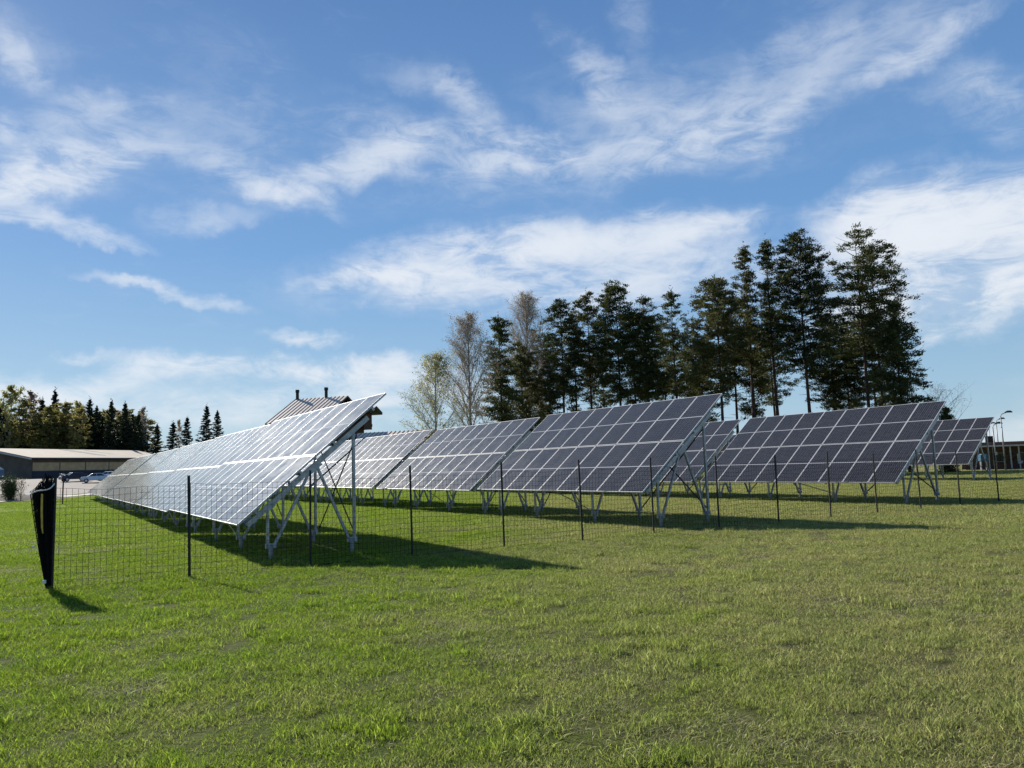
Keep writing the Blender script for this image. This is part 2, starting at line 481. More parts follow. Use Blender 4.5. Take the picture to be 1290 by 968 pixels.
ci.inputs['Separate Children'].default_value = True; ci.inputs['Reset Children'].default_value = True
iop = G.n('GeometryNodeInstanceOnPoints'); iop.inputs['Pick Instance'].default_value = True
def nattr(name, ty):
    nd = G.n('GeometryNodeInputNamedAttribute'); nd.data_type = ty; nd.inputs[0].default_value = name
    return nd.outputs['Attribute']
cx_ = G.n('ShaderNodeCombineXYZ'); G.l(nattr('rz', 'FLOAT'), cx_.inputs[2])
mp = G.n('GeometryNodeMeshToPoints')
G.l(gi.outputs[0], mp.inputs[0]); G.l(mp.outputs[0], iop.inputs['Points']); G.l(ci.outputs[0], iop.inputs['Instance'])
G.l(nattr('kind_id', 'INT'), iop.inputs['Instance Index']); G.l(cx_.outputs[0], iop.inputs['Rotation'])
G.l(nattr('scl', 'FLOAT'), iop.inputs['Scale']); G.l(iop.outputs[0], go.inputs[0])
md = grass.modifiers.new('scatter', 'NODES'); md.node_group = ng

# ------------------------------------------------------------------ solar tables
NCOL = 9
def quad_uv(name, verts, mt, parent, flip=False):
    me = bpy.data.meshes.new(name); me.from_pydata(verts, [], [(0, 1, 2, 3)])
    uv = me.uv_layers.new(name='UVMap')
    for i, c in enumerate(((0, 0), (1, 0), (1, 1), (0, 1))): uv.data[i].uv = c
    me.materials.append(mt); me.update(); return me
def make_table(L, run, rise, zb, detail=True):
    """local axes: x uphill (to the back of the row), y along the row away from the near end, z up; origin under the lower near corner"""
    root = empty('solar_table')
    tilt = math.atan2(rise, run); S = math.hypot(run, rise)
    sx = Vector((math.cos(tilt), 0, math.sin(tilt)))      # up the slope
    nz = Vector((-math.sin(tilt), 0, math.cos(tilt)))     # panel normal
    yv = Vector((0, 1, 0))
    O = Vector((0, 0, zb))
    gap = .52; W = (L-gap)/NCOL; pl = (S-.02)/2
    fw_ = W-.022; fl = pl-.012; th = .04
    # one panel mesh and one frame mesh, shared
    g = fw_/2-.013; gl = fl/2-.013
    def lp(a, b, c): return yv*a+sx*b+nz*c
    pm = quad_uv('panel', [lp(-g, -gl, .0055), lp(g, -gl, .0055), lp(g, gl, .0055), lp(-g, gl, .0055)], M['pv'], None)
    # backsheet as second face so that the back reads pale
    b = MB()
    b.add([lp(-g, -gl, -.02), lp(-g, gl, -.02), lp(g, gl, -.02), lp(g, -gl, -.02)], [(0, 1, 2, 3)])
    bm_ = bpy.data.meshes.new('backsheet'); bm_.from_pydata(b.v, [], b.f); bm_.materials.append(M['backsheet']); bm_.update()
    f = MB()
    for e in (-1, 1):
        f.box(lp(e*(fw_/2-.007), 0, -.012), .014, fl, th, yv, sx, nz)
        f.box(lp(0, e*(fl/2-.007), -.012), fw_-.03, .014, th, yv, sx, nz)
    fmz = bpy.data.meshes.new('frame'); fmz.from_pydata(f.v, [], f.f); fmz.materials.append(M['alu']); fmz.update()
    for i in range(NCOL):
        for j in range(2):
            pc = O+yv*(W*(i+.5))+sx*(pl*(j+.5)+(.02 if j else 0))
            po = link('panel', pm, root, pc)
            link('frame', fmz, po); link('backsheet', bm_, po)
    # purlins along the row
    for k, s in enumerate((.42, 1.55, 2.45, 3.55)):
        m = MB(); c = O+sx*(s*S/4)-nz*.075
        m.box(c+yv*((L-gap)/2), .05, L-gap-.02, .075, sx, yv, nz); m.build('purlin', M['galv'], root)
    piles = []
    mesh_cache = {}
    for k, yy in enumerate((.12, 2.75, 5.6, L-gap-.45)):
        def part(key, fn, parent, mt):
            if key not in mesh_cache:
                m = MB(); fn(m); me = bpy.data.meshes.new(key); me.from_pydata(m.v, [], m.f); me.materials.append(mt); me.update(); mesh_cache[key] = me
            return link(key.rsplit('-', 1)[0], mesh_cache[key], parent)
        def zs(x): return zb+x*math.tan(tilt)-.19/math.cos(tilt)      # underside of rafter
        xf, xr, xm = .66, 2.29, 1.50
        def rafter(m):
            m.bar(O*1+sx*.15-nz*.155, O+sx*(S-.62)-nz*.155, .06, .10, yv)
        rf = part('rafter', rafter, root, M['galv']); rf.location = (0, yy, 0)
        def pile(x): return lambda m: m.tube([(x, 0, -.05), (x, 0, .30)], .042, 10)
        part('pile-1', pile(xf), rf, M['pile']); part('pile-2', pile(xr), rf, M['pile'])
        def plate(x): return lambda m: (m.box((x, -.0, .25), .20, .07, .09), m.box((x-.05, -.05, .25), .035, .035, .05), m.box((x+.05, -.05, .25), .035, .035, .05))
        part('base_plate-1', plate(xf), rf, M['galv']); part('base_plate-2', plate(xr), rf, M['galv'])
        part('post-1', lambda m: m.bar((xf-.06, 0, .24), (xf-.06, 0, zs(xf-.06)+.02), .05, .05, (1, 0, 0)), rf, M['galv'])
        part('post-2', lambda m: m.bar((xr+.05, 0, .24), (xr+.05, 0, zs(xr+.05)+.02), .055, .055, (1, 0, 0)), rf, M['galv'])
        part('strut-1', lambda m: m.bar((xf+.07, 0, .26), (xm-.06, 0, zs(xm-.06)+.02), .05, .05, (0, 1, 0)), rf, M['galv'])
        part('strut-2', lambda m: m.bar((xr-.06, 0, .26), (xm+.06, 0, zs(xm+.06)+.02), .06, .05, (0, 1, 0)), rf, M['galv'])
        part('gusset-1', lambda m: m.box((xm, -.035, zs(xm)+.02), .34, .012, .15, (math.cos(tilt), 0, math.sin(tilt)), (0, 1, 0), tuple(nz)), rf, M['galv'])
        part('gusset-2', lambda m: m.box((xf-.04, -.035, zs(xf)+.01), .22, .012, .14, (math.cos(tilt), 0, math.sin(tilt)), (0, 1, 0), tuple(nz)), rf, M['galv'])
        piles.append(yy)
    xr = 2.34; zt = zb+xr*math.tan(tilt)-.30
    for (a, b2) in ((0, 1), (2, 3)):
        for (z0, z1, of) in ((.30, zt, .035), (zt, .30, .075)):
            m = MB(); m.bar((xr+of, piles[a], z0), (xr+of, piles[b2], z1), .035, .012, (0, 0, 1)); m.build('cross_brace', M['steel_dark'], root)
    m = MB()
    m.bar((.66-.1, piles[1], .32), (.66-.1, piles[2], zb+.30), .03, .01, (0, 0, 1)); m.build('cross_brace', M['galv'], root)
    return root
ORD = ['first', 'second', 'third', 'fourth', 'fifth', 'sixth', 'seventh']
ROWS = [
 ((-5.26, 14.65), -31.4, .69, 3.035, 2.57, 9.68, 6, 'pale glaring solar table', 'left row', -.003),
 ((3.10, 18.98), -32.55, .878, 3.02, 2.50, 8.66, 6, 'grey blue solar table', 'middle row', .001),
 ((11.80, 24.15), -29.8, .708, 3.10, 2.60, 9.15, 5, 'dark solar table', 'right row', .005),
 ((24.3, 41.6), -31.0, .88, 3.10, 2.56, 9.2, 3, 'small dark solar table', 'rearmost right row', .0),
]
tables = []
def lab_table(k, n, look, row):
    if k == 0: return f'{look} at the near end of the {row}'
    if k == n-1: return f'{look} at the far end of the {row}'
    return f'{ORD[k]} {look} from the near end of the {row}'
for (C, th, zb, run, rise, L, n, look, rname, sl) in ROWS:
    t = R(th); u = Vector((math.sin(t), math.cos(t), 0))
    first = make_table(L, run, rise, zb)
    index_kids()
    for k in range(n):
        o = first if k == 0 else copy_tree(first)
        p = Vector((C[0], C[1], 0))+u*L*k
        jit = 0 if k == 0 else (-.05 if k == 1 else rnd.uniform(-.05, .03))
        o.location = (p.x, p.y, tz(p.x, p.y)+sl*L*k+jit)
        o.rotation_euler = (0, 0 if k == 0 else R(rnd.uniform(-.5, .5)), -t)
        tag(o, lab_table(k, n, look, rname), 'solar table', f'solar tables of the {rname}')

# ------------------------------------------------------------------ wire fence
A0 = Vector((-7.04, 11.84)); B0 = Vector((14.98, 24.22))
fence = empty('wire_fence', (A0.x, A0.y, 0))
tag(fence, 'low black wire mesh fence on thin posts in front of the solar tables', 'fence')
NPOST = 17; stepv = (B0-A0)/13
posts = []
for i in range(NPOST):
    p = stepv*i
    j = Vector((rnd.uniform(-.05, .05), rnd.uniform(-.05, .05))) if i else Vector((0, 0))
    h = 1.68+rnd.uniform(-.03, .05)
    q = p+j; posts.append(q)
    ln = Vector((rnd.uniform(-.03, .03), rnd.uniform(-.02, .02)))
    if i == 0: ln = Vector((.0, .02)); h = 1.70
    m = MB(); m.tube([(q.x, q.y, -.1), (q.x+ln.x*.5, q.y+ln.y*.5, h*.5), (q.x+ln.x, q.y+ln.y, h)], .024 if i in (0, 1) else .021, 6)
    for zc in (.5, .95, 1.35):
        m.box((q.x+ln.x*.5, q.y-.022, zc), .03, .02, .03)
    m.build('post', M['post'], fence)
for i in range(NPOST-1):
    a, b = posts[i], posts[i+1]
    d = (b-a); nrm = Vector((-d.y, d.x)).normalized()
    m = MB(); nv = 24; nh = 15; H = 1.52
    def P(s, z):
        sag = .03*math.sin(math.pi*s)*(z/H)
        off = .02*math.sin(s*7+i*2+z*3)
        q = a+d*s+nrm*off
        return Vector((q.x, q.y, max(.01, z-sag+.012*math.sin(s*11+z*5+i))))
    wr = .0029
    for k in range(nv+1):
        s = k/nv
        m.tube([P(s, z) for z in (0, .5, 1.0, H)], wr, 3, cap=False)
    for k in range(nh+1):
        z = .03+(H-.03)*k/nh
        m.tube([P(s/8, z) for s in range(9)], wr*1.15 if k in (0, nh) else wr, 3, cap=False)
    m.build('wire_netting', M['net'], fence)
# loose end of the netting, bunched at the corner post
coil = empty('netting_bundle', (A0.x, A0.y, 0))
tag(coil, 'bunched black netting end tied to the leftmost fence post with white rope', 'netting')
def coil_strands(rs, na, nh, rscale, zoff):
    m = MB(); ph = rs.uniform(0, 6); G_ = []
    for iz in range(nh+1):
        t = iz/nh; row = []
        w = .03+.120*t**.85
        cx = -.035-.135*t**.9; cy = -.02+.02*t
        for k in range(na):
            a = 2*math.pi*k/na
            pleat = 1+.16*math.sin(9*a+ph+t*1.5)+.10*math.sin(17*a+ph*2-t*2)
            rr = w*pleat*rscale
            top = 1.50+.10*math.sin(a)+.05*math.cos(a)+.03*math.sin(6*a+ph)+zoff
            row.append(Vector((cx+math.cos(a)*rr, cy+math.sin(a)*rr*.75, .03+top*t)))
        G_.append(row)
    for k in range(na): m.tube([G_[z][k] for z in range(nh+1)], .0042, 3, cap=False)
    for z in range(nh+1): m.tube([G_[z][k % na] for k in range(na+1)], .0048, 3, cap=False)
    return m
for q, (rsc, zo, na) in enumerate(((1.0, 0, 64), (.86, .03, 54), (.68, .06, 44), (.5, .08, 34), (.3, .10, 22))):
    coil_strands(rnd, na, 17, rsc, zo).build('netting_fold', M['net'], coil)
m = MB(); pts = []
for k in range(25):
    a = math.pi*1.02+math.pi*.98*k/24
    pts.append((-.170+math.cos(a)*.175, -.01+math.sin(a)*.135, 1.555+.08*math.sin(a)+.04*math.cos(a)-.02*math.sin(k*.4)))
m.tube(pts, .009, 6); m.build('rope', M['rope'], coil, smooth=True)
m = MB(); m.tube([(-.085, -.165, 1.45), (-.085, -.16, 1.2), (-.088, -.135, .95), (-.085, -.115, .86)], [.014, .016, .014, .008], 6); m.build('strap', M['strap'], coil)
m = MB(); m.box((-.07, -.07, .14), .05, .02, .05); m.box((-.26, -.06, .66), .03, .02, .03); m.build('clip', M['rope'], coil)
# lone posts of the open side of the fence
for (px, py, top, lbl) in ((78.7, 636, 611, 'thin brown fence post far off beside the far end of the left row'),):
    g = gd(px, py); m = MB(); m.tube([(0, 0, -.1), (0, 0, .8), (.02, 0, 1.62)], .045, 6)
    m.box((0, -.03, 1.1), .05, .04, .05)
    tag(m.build('fence_post', M['rustpost'], loc=(g.x, g.y, 0)), lbl, 'fence post')

# ------------------------------------------------------------------ trees
def unit(v): return v/np.linalg.norm(v, axis=-1, keepdims=True)
def cards(centers, size, aspect, rs, up_bias=0.0, dirs=None, dir_w=0.0):
    n = len(centers)
    a = rs.randn(n, 3); a[:, 2] += up_bias
    if dirs is not None: a = a*(1-dir_w)+dirs*dir_w*2
    a = unit(a); b = unit(np.cross(a, rs.randn(n, 3)))
    s = size*(.6+.8*rs.rand(n))[:, None]
    h = a*s/2; w = b*s*aspect/2
    V = np.stack([centers-h-w*.5, centers-h*.1-w, centers+h, centers-h*.1+w], 1).reshape(-1, 3)
    return V
def crown_mesh(name, V, mats, mi=None):
    Fq = np.arange(len(V)).reshape(-1, 4)
    return np_mesh(name, V, Fq, mats, mi)
def make_pine(seed, H, base, W, kind='scots', nl=46, dens=1.0, trunks=1, matn='needle', lean=0.0, card=.225):
    """base: fraction of the height where the live crown starts; W: half width of the crown in metres"""
    rs = np.random.RandomState(seed); tb = MB(); cen = []; drs = []
    for tr in range(trunks):
        off = np.array([rs.uniform(-.5, .5)*(tr > 0)+tr*1.1, rs.uniform(-.4, .4), 0.])
        HH = H*(1-.08*tr)
        bend = rs.uniform(-.25, .25, 2)
        def axis(t):
            return off+np.array([bend[0]*math.sin(t*2.2)+lean*t*t, bend[1]*math.sin(t*2.7), HH*t])
        r0 = .10+.0045*H
        tb.tube([axis(t) for t in np.linspace(0, 1, 9)], [r0*(1-t*.93) for t in np.linspace(0, 1, 9)], 7)
        for i in range(int(nl*1.4)//trunks):
            u = (i+rs.rand())/(int(nl*1.4)//trunks)
            t = base+(0.985-base)*u
            if kind == 'scots':
                prof = (math.sin(math.pi*min(1, .14+.84*u**.95))**.6)*(.72+.38*rs.rand())
                if rs.rand() < .14: prof *= 1.18
                if u < .25 and rs.rand() < .45: prof *= .45
                rise_ = -.12+.75*u
            elif kind == 'narrow':
                prof = (1-u)**.5*(.65+.6*rs.rand())*.9+.10; rise_ = -.15+.8*u
            else:
                prof = (1-u)**.8*(.75+.4*rs.rand())+.05; rise_ = -.42+.75*u
            rise_ += rs.uniform(-.22, .22)
            Lb = W*prof; az = i*2.4+rs.uniform(-.5, .5)
            d = np.array([math.cos(az), math.sin(az), 0])
            p0 = axis(t); n_s = 5; pts = []
            for k in range(n_s+1):
                s = k/n_s
                pts.append(p0+d*Lb*s+np.array([0, 0, rise_*Lb*s*(.5+.5*s) if kind != 'spruce' else Lb*(rise_*s+.35*s*s)]))
            rb = max(.012, .03*Lb*.6)
            tb.tube(pts, [rb*(1-.8*k/n_s) for k in range(n_s+1)], 4, cap=False)
            ncl = max(4, int(Lb*4.2*dens))
            for c in range(ncl):
                s = .10+.90*(c+rs.rand())/ncl
                if kind == 'scots': s = s**.8
                q = pts[0]*(1-s)+pts[-1]*s; kf = s*n_s; k0 = min(int(kf), n_s-1); q = pts[k0]*(1-(kf-k0))+pts[k0+1]*(kf-k0)
                sd = np.array([-d[1], d[0], 0])
                spread = .30*Lb*(1-s*.55)*(1 if kind != 'narrow' else .6)
                tp = 1-(.70 if kind == 'spruce' else .30)*u
                hn = math.sin(q[0]*1.9+q[2]*1.3+seed)+math.sin(q[1]*2.1-q[2]*1.7+seed*2)+math.sin(q[2]*2.3+q[0]*1.1-q[1]+seed*3)
                if hn < -1.25 and kind != 'spruce': continue
                cc = q+sd*rs.uniform(-1, 1)*spread+np.array([0, 0, rs.uniform(-.42, .48)*tp])
                m_ = int(rs.uniform(40, 76)*dens*(.5+.5*tp))
                r3 = rs.randn(m_, 3)*np.array([.27, .27, .11])*(.75+.22*W/3)*tp
                cen.append(cc+r3); drs.append(np.repeat((d+np.array([0, 0, .5]))[None], m_, 0))
        # leader
        q = axis(1.0); m_ = 40
        cen.append(q+rs.randn(m_, 3)*np.array([.09, .09, .4])-np.array([0, 0, .35])); drs.append(np.repeat(np.array([[0, 0, 1.]]), m_, 0))
    # dead stubs on the clear trunk
    for i in range(9):
        t = base*(.35+.65*rs.rand()); az = rs.rand()*6.28
        p0 = np.array([0, 0, H*t]); e = p0+np.array([math.cos(az), math.sin(az), rs.uniform(-.3, .3)])*rs.uniform(.4, 1.3)
        tb.tube([p0, e], [.03, .008], 3, cap=False)
    cen = np.concatenate(cen); drs = np.concatenate(drs)
    V = cards(cen, card, .32, rs, .2, unit(drs), .5)
    cm = crown_mesh('crown', V, [M[matn]])
    root = empty('pine_tree'); tb.build('trunk', M['bark_pine' if kind != 'spruce' else 'bark_dark'], root, smooth=True)
    link('crown', cm, root)
    return root
def make_birch(seed, H, W, leafy=.5, leafmat='leaf_birch', bark='bark_birch', fork=.25, name='birch_tree', upright=.8, twigs=1.0, leafsize=.10):
    rs = random.Random(seed); tb = MB(); leaf = []
    def grow(p, d, L, r, depth):
        pts = [p]; dd = d.copy(); n = 4 if depth < 2 else 3; cur = p.copy()
        for k in range(n):
            dd = (dd+Vector((rs.uniform(-.16, .16), rs.uniform(-.16, .16), .05 if depth < 3 else -.10))).normalized()
            cur = cur+dd*(L/n); pts.append(cur.copy())
        tb.tube(pts, [r*(1-.72*k/n) for k in range(n+1)], 5 if depth < 2 else 3, cap=False)
        if depth >= 4:
            for q in pts[1:]:
                for _ in range(2): leaf.append((q.x+rs.gauss(0, .12), q.y+rs.gauss(0, .12), q.z+rs.gauss(0, .12)))
            return
        nb = {0: 0, 1: 5, 2: 5, 3: 4}[depth]
        nb = int(nb*twigs+.5)
        for b in range(nb):
            t = .25+.75*(b+rs.random())/nb; kf = t*n; k0 = min(int(kf), n-1)
            q = pts[k0].lerp(pts[k0+1], kf-k0)
            sd = Vector((rs.gauss(0, 1), rs.gauss(0, 1), 0)); sd.normalize()
            nd = (dd*.75+sd*.65+Vector((0, 0, .15 if depth < 3 else -.05))).normalized()
            grow(q, nd, L*rs.uniform(.36, .55), max(.0045, r*.42), depth+1)
    n = 14; pts = []
    bx, by = rs.uniform(-.3, .3), rs.uniform(-.3, .3)
    for k in range(n+1):
        t = k/n; pts.append(Vector((bx*math.sin(t*3), by*math.sin(t*2.3), H*t)))
    r0 = .012*H
    tb.tube(pts, [r0*(1-.93*k/n)+.008 for k in range(n+1)], 7)
    nlim = int(17*twigs+6)
    for i in range(nlim):
        u = (i+rs.random()*.8)/nlim; t = fork+(1-fork)*u*.97
        kf = t*n; k0 = min(int(kf), n-1); q = pts[k0].lerp(pts[k0+1], kf-k0)
        az = i*2.4+rs.uniform(-.4, .4)
        L = W*(1.45*(math.sin(math.pi*(.14+.82*u))**.8)*(1-.5*u)+.10)*rs.uniform(.8, 1.15)
        d = Vector((math.cos(az)*.62, math.sin(az)*.62, upright)).normalized()
        grow(q, d, L, max(.02, r0*.38*(1-.6*u)), 1)
    root = empty(name); tb.build('trunk', M[bark], root)
    c = np.array(leaf); r2 = np.random.RandomState(seed)
    k = r2.rand(len(c)) < leafy; c = c[k]
    V = cards(c, leafsize, .7, r2)
    link('crown', crown_mesh('crown', V, [M[leafmat]]), root)
    return root
def place(o, loc, rz=0, s=1.0, label=None, cat='tree', group=None):
    o.location = loc; o.rotation_euler = (0, 0, rz)
    o.scale = (s, s, s) if not isinstance(s, tuple) else s
    tag(o, label, cat, group)
PINES = [  # px of the top, py of the top, half width px, distance, kind, crown base, material, label
 (1075, 290, 42, 70, 'scots', .40, 'needle', 2, 60, 'tall double trunked pine, broad crown, right end of the grove, tallest of all'),
 (1004, 294, 36, 70, 'scots', .34, 'needle', 1, 66, 'tall full pine with dense rounded crown left of the double trunked pine'),
 (966, 303, 19, 72, 'narrow', .42, 'needle', 1, 44, 'tall narrow pine pressed against the tall full rounded pine'),
 (932, 313, 20, 73, 'narrow', .36, 'needle_sun', 1, 40, 'tall slim pine with thin see-through olive top in the grove'),
 (1127, 382, 37, 66, 'narrow', .08, 'needle', 1, 74, 'shorter pine foliaged to the ground at the right edge of the grove'),
 (897, 353, 36, 71, 'scots', .33, 'needle_sun', 1, 58, 'olive green broad pine with a thin pointed tip in mid grove'),
 (848, 367, 23, 76, 'narrow', .36, 'needle', 1, 30, 'thin airy pine with sky showing through, standing in the grove gap'),
 (811, 376, 27, 74, 'narrow', .36, 'needle', 1, 60, 'dark compact pine with reddish lower trunk left of the airy pine'),
 (773, 358, 28, 75, 'scots', .34, 'needle', 1, 58, 'dark pine with small pointed peak, tallest of the left half of the grove'),
 (739, 370, 23, 77, 'scots', .40, 'needle_sun', 1, 44, 'pine with rounded knob top left of the small peaked dark pine'),
 (703, 379, 23, 76, 'scots', .36, 'needle', 1, 40, 'pine with flattened umbrella top beside the brown bare birch'),
 (628, 402, 30, 72, 'narrow', .04, 'needle', 1, 80, 'dense dark pine foliaged low, leftmost conifer of the grove'),
 (832, 405, 22, 88, 'scots', .26, 'needle', 1, 40, 'shaded pine deep in the grove between the compact and airy pines'),
 (680, 410, 22, 86, 'scots', .22, 'needle', 1, 40, 'shaded pine deep in the grove right of the brown bare birch'),
 (1060, 412, 30, 84, 'scots', .28, 'needle', 1, 44, 'shaded pine deep in the grove behind the double trunked pine'),
 (1094, 400, 28, 80, 'scots', .34, 'needle', 1, 40, 'shaded pine right behind the double trunked pine'),
 (970, 390, 26, 86, 'scots', .34, 'needle', 1, 40, 'shaded pine behind the narrow tall pine'),
 (884, 430, 26, 82, 'scots', .24, 'needle_sun', 1, 36, 'low olive pine under the olive broad pine'),
 (655, 432, 28, 78, 'scots', .10, 'needle_sun', 1, 56, 'lower olive pine in front of the brown bare birch'),
 (721, 398, 20, 82, 'scots', .30, 'needle', 1, 36, 'shaded pine filling the space behind the flat topped pine'),
 (794, 398, 20, 84, 'scots', .28, 'needle', 1, 36, 'shaded pine behind the small peaked and compact pines'),
 (870, 400, 22, 84, 'scots', .30, 'needle', 1, 40, 'shaded pine behind the airy pine and the olive broad pine'),
 (918, 372, 22, 80, 'scots', .42, 'needle', 1, 36, 'shaded pine behind the slim see-through pine'),
 (948, 408, 24, 80, 'scots', .30, 'needle_sun', 1, 40, 'shorter olive pine between the slim and narrow tall pines'),
 (1040, 398, 27, 82, 'scots', .32, 'needle', 1, 46, 'lower pine filling the gap between the two tallest pines'),
 (690, 440, 22, 84, 'scots', .30, 'needle', 1, 36, 'low shaded pine under the flat topped pine'),
 (757, 440, 22, 85, 'scots', .32, 'needle', 1, 34, 'low shaded pine under the knob topped pine'),
]
for i, (px, py, hw, Y, kind, base, mt, trk, nl, lbl) in enumerate(PINES):
    top = at(px, py, Y); z0 = tz(top.x, top.y)
    H = top.z-z0; W = hw*Y/F*1.22
    o = make_pine(300+i*7, H, base+(.08 if base > .2 else 0), W, kind, nl, 1.0, trk, mt)
    # verticals lean in the photograph, so stand the trunk straight below the top
    place(o, (top.x, top.y, z0), 0, 1, lbl, 'pine tree', 'pines in the grove behind the solar tables')
top = at(1189, 517, 60); o = make_pine(77, top.z, .02, .7, 'narrow', 26, 1.0, 1, 'needle')
o.name = 'young_pine'; place(o, (top.x, top.y, 0), 0, 1, 'small dark young pine seen past the near corner of the right row', 'pine tree')
for (px, py, hw, Y, leafy, lm, bk, fk, up, tw, lbl, sd) in (
   (588, 400, 24, 66, .10, 'leaf_brown', 'bark_birch', .20, 1.1, 1.6, 'tall leafless birch with one straight trunk left of the grove', 5),
   (549, 448, 21, 62, .2, 'leaf_birch', 'bark_birch', .10, .85, 1.35, 'smaller birch with fresh pale green leaves, leftmost tree of the grove', 8),
   (662, 374, 24, 82, .12, 'leaf_brown', 'bark_birch', .30, 1.2, 1.5, 'brownish bare birch rising among the pines', 12)):
    top = at(px, py, Y); z0 = 0
    o = make_birch(sd, top.z-z0, hw*Y/F*1.75, leafy, lm, bk, fk, 'birch_tree', up, tw)
    place(o, (top.x, top.y, z0), 0, 1, lbl, 'birch tree', 'birches at the grove')
top = at(1181, 488, 85)
o = make_birch(31, top.z, 3.2, .05, 'leaf_brown', 'bark_dark', .35, 'bare_tree', .6, .7)
place(o, (top.x, top.y, tz(top.x, top.y)), 0, 1, 'bare leafless tree with spreading crooked branches behind the right row', 'bare tree')

# woods on the left behind the barn
def wood():
    protos = {}
    for k in range(4): protos['s%d' % k] = make_pine(500+k, 15, .05+.04*k, 2.3+.2*k, 'spruce', 60, .62, 1, 'needle_blue', card=.36)
    for k in range(3): protos['o%d' % k] = make_pine(520+k, 15, .12, 2.9, 'scots', 44, .5, 1, 'leaf_wood', card=.5)
    for k in range(2): protos['b%d' % k] = make_birch(540+k, 15, 2.6, [.5, .3][k], ['leaf_birch', 'leaf_brown'][k], 'bark_birch', .2, 'birch_tree', 1.0, .8, .3)
    index_kids()
    used = set()
    def put(key, px, py, Y, wide, label, group):
        o = protos[key] if key not in used else copy_tree(protos[key])
        used.add(key)
        if key[0] == 's': o.name = 'spruce_tree'
        elif key[0] == 'o': o.name = 'deciduous_tree'
        else: o.name = 'birch_tree'
        t = at(px, py, Y+34); z0 = tz(t.x, t.y); s = (t.z-z0)/15
        place(o, (t.x, t.y, z0), rnd.uniform(0, 6.28), (s*wide, s*wide, s), label, {'s': 'spruce tree', 'o': 'leafing tree', 'b': 'birch tree'}[key[0]], group)
    front = [  # key, px, py, Y, wide, label
     ('b0', 14, 489, 140, 1.1, 'pale yellow green birch at the far left edge of the wood'),
     ('b1', 40, 494, 145, 1.0, 'reddish brown bare birch in the left wood near the pale birch'),
     ('s0', 72, 493, 150, .9, 'dark spruce with the highest pointed tip in the left wood'),
     ('s1', 54, 503, 146, .9, 'dark spruce left of the highest spruce of the left wood'),
     ('o0', 28, 505, 138, 1.1, 'olive leafing tree under the pale birch in the left wood'),
     ('o1', 84, 508, 140, 1.1, 'olive leafing tree right of the highest spruce'),
     ('o2', 64, 512, 136, 1.1, 'olive leafing tree in front of the highest spruce'),
     ('b0', 98, 508, 148, .8, 'slim pale birch in the middle of the left wood'),
     ('s2', 112, 504, 142, 1.0, 'dark spruce with olive neighbours right of the slim pale birch'),
     ('o0', 104, 514, 136, .9, 'olive leafing tree beside the slim pale birch'),
     ('s3', 122, 512, 146, .8, 'narrow dark spruce in the right half of the left wood'),
     ('s0', 139, 506, 138, 1.0, 'regular conical spruce over the dark roof patch of the barn'),
     ('s1', 157, 508, 140, .95, 'reddish tipped spruce third from the right end of the left wood'),
     ('b1', 150, 520, 150, .8, 'bare birch between the two conical spruces'),
     ('s2', 174, 523, 138, 1.15, 'squat dark spruce at the right end of the left wood'),
     ('b1', 181, 514, 142, .75, 'thin bare birch closing the left wood on its right'),
     ('s3', 198, 535, 140, .9, 'small spire shaped spruce just right of the barn roof'),
     ('s0', 216, 533, 142, 1.5, 'broad low spruce over the far solar tables'),
     ('b1', 226, 530, 150, .7, 'pale bare birch behind the broad low spruce'),
     ('s1', 237, 526, 138, 1.15, 'full conical spruce between the low spruce and the tall pair'),
     ('s2', 262, 512, 136, 1.05, 'left and taller spruce of the pair above the left row'),
     ('s3', 274, 518, 138, .9, 'right and lower spruce of the pair above the left row'),
     ('s1', 2, 508, 142, 1.2, 'dark spruce cut by the left edge of the photo'),
    ]
    for (k, px, py, Y, w, l) in front: put(k, px, py, Y, w, l, 'trees in the distant left wood')
    px = -60
    while px < 184:
        k = rnd.choice(['s0', 's1', 's2', 's3', 'o0', 'o1', 'o2'])
        put(k, px, rnd.uniform(512, 534), rnd.uniform(142, 165), 1.5, 'shaded tree in the depth of the distant left wood', 'shaded trees filling the left wood')
        px += rnd.uniform(3.5, 6)
    for k in range(14):
        put(rnd.choice(['s0', 's1', 's2']), -130+k*9+rnd.uniform(-3, 3), rnd.uniform(500, 530), rnd.uniform(138, 160), 1.3, 'shaded tree in the depth of the distant left wood', 'shaded trees filling the left wood')
wood()

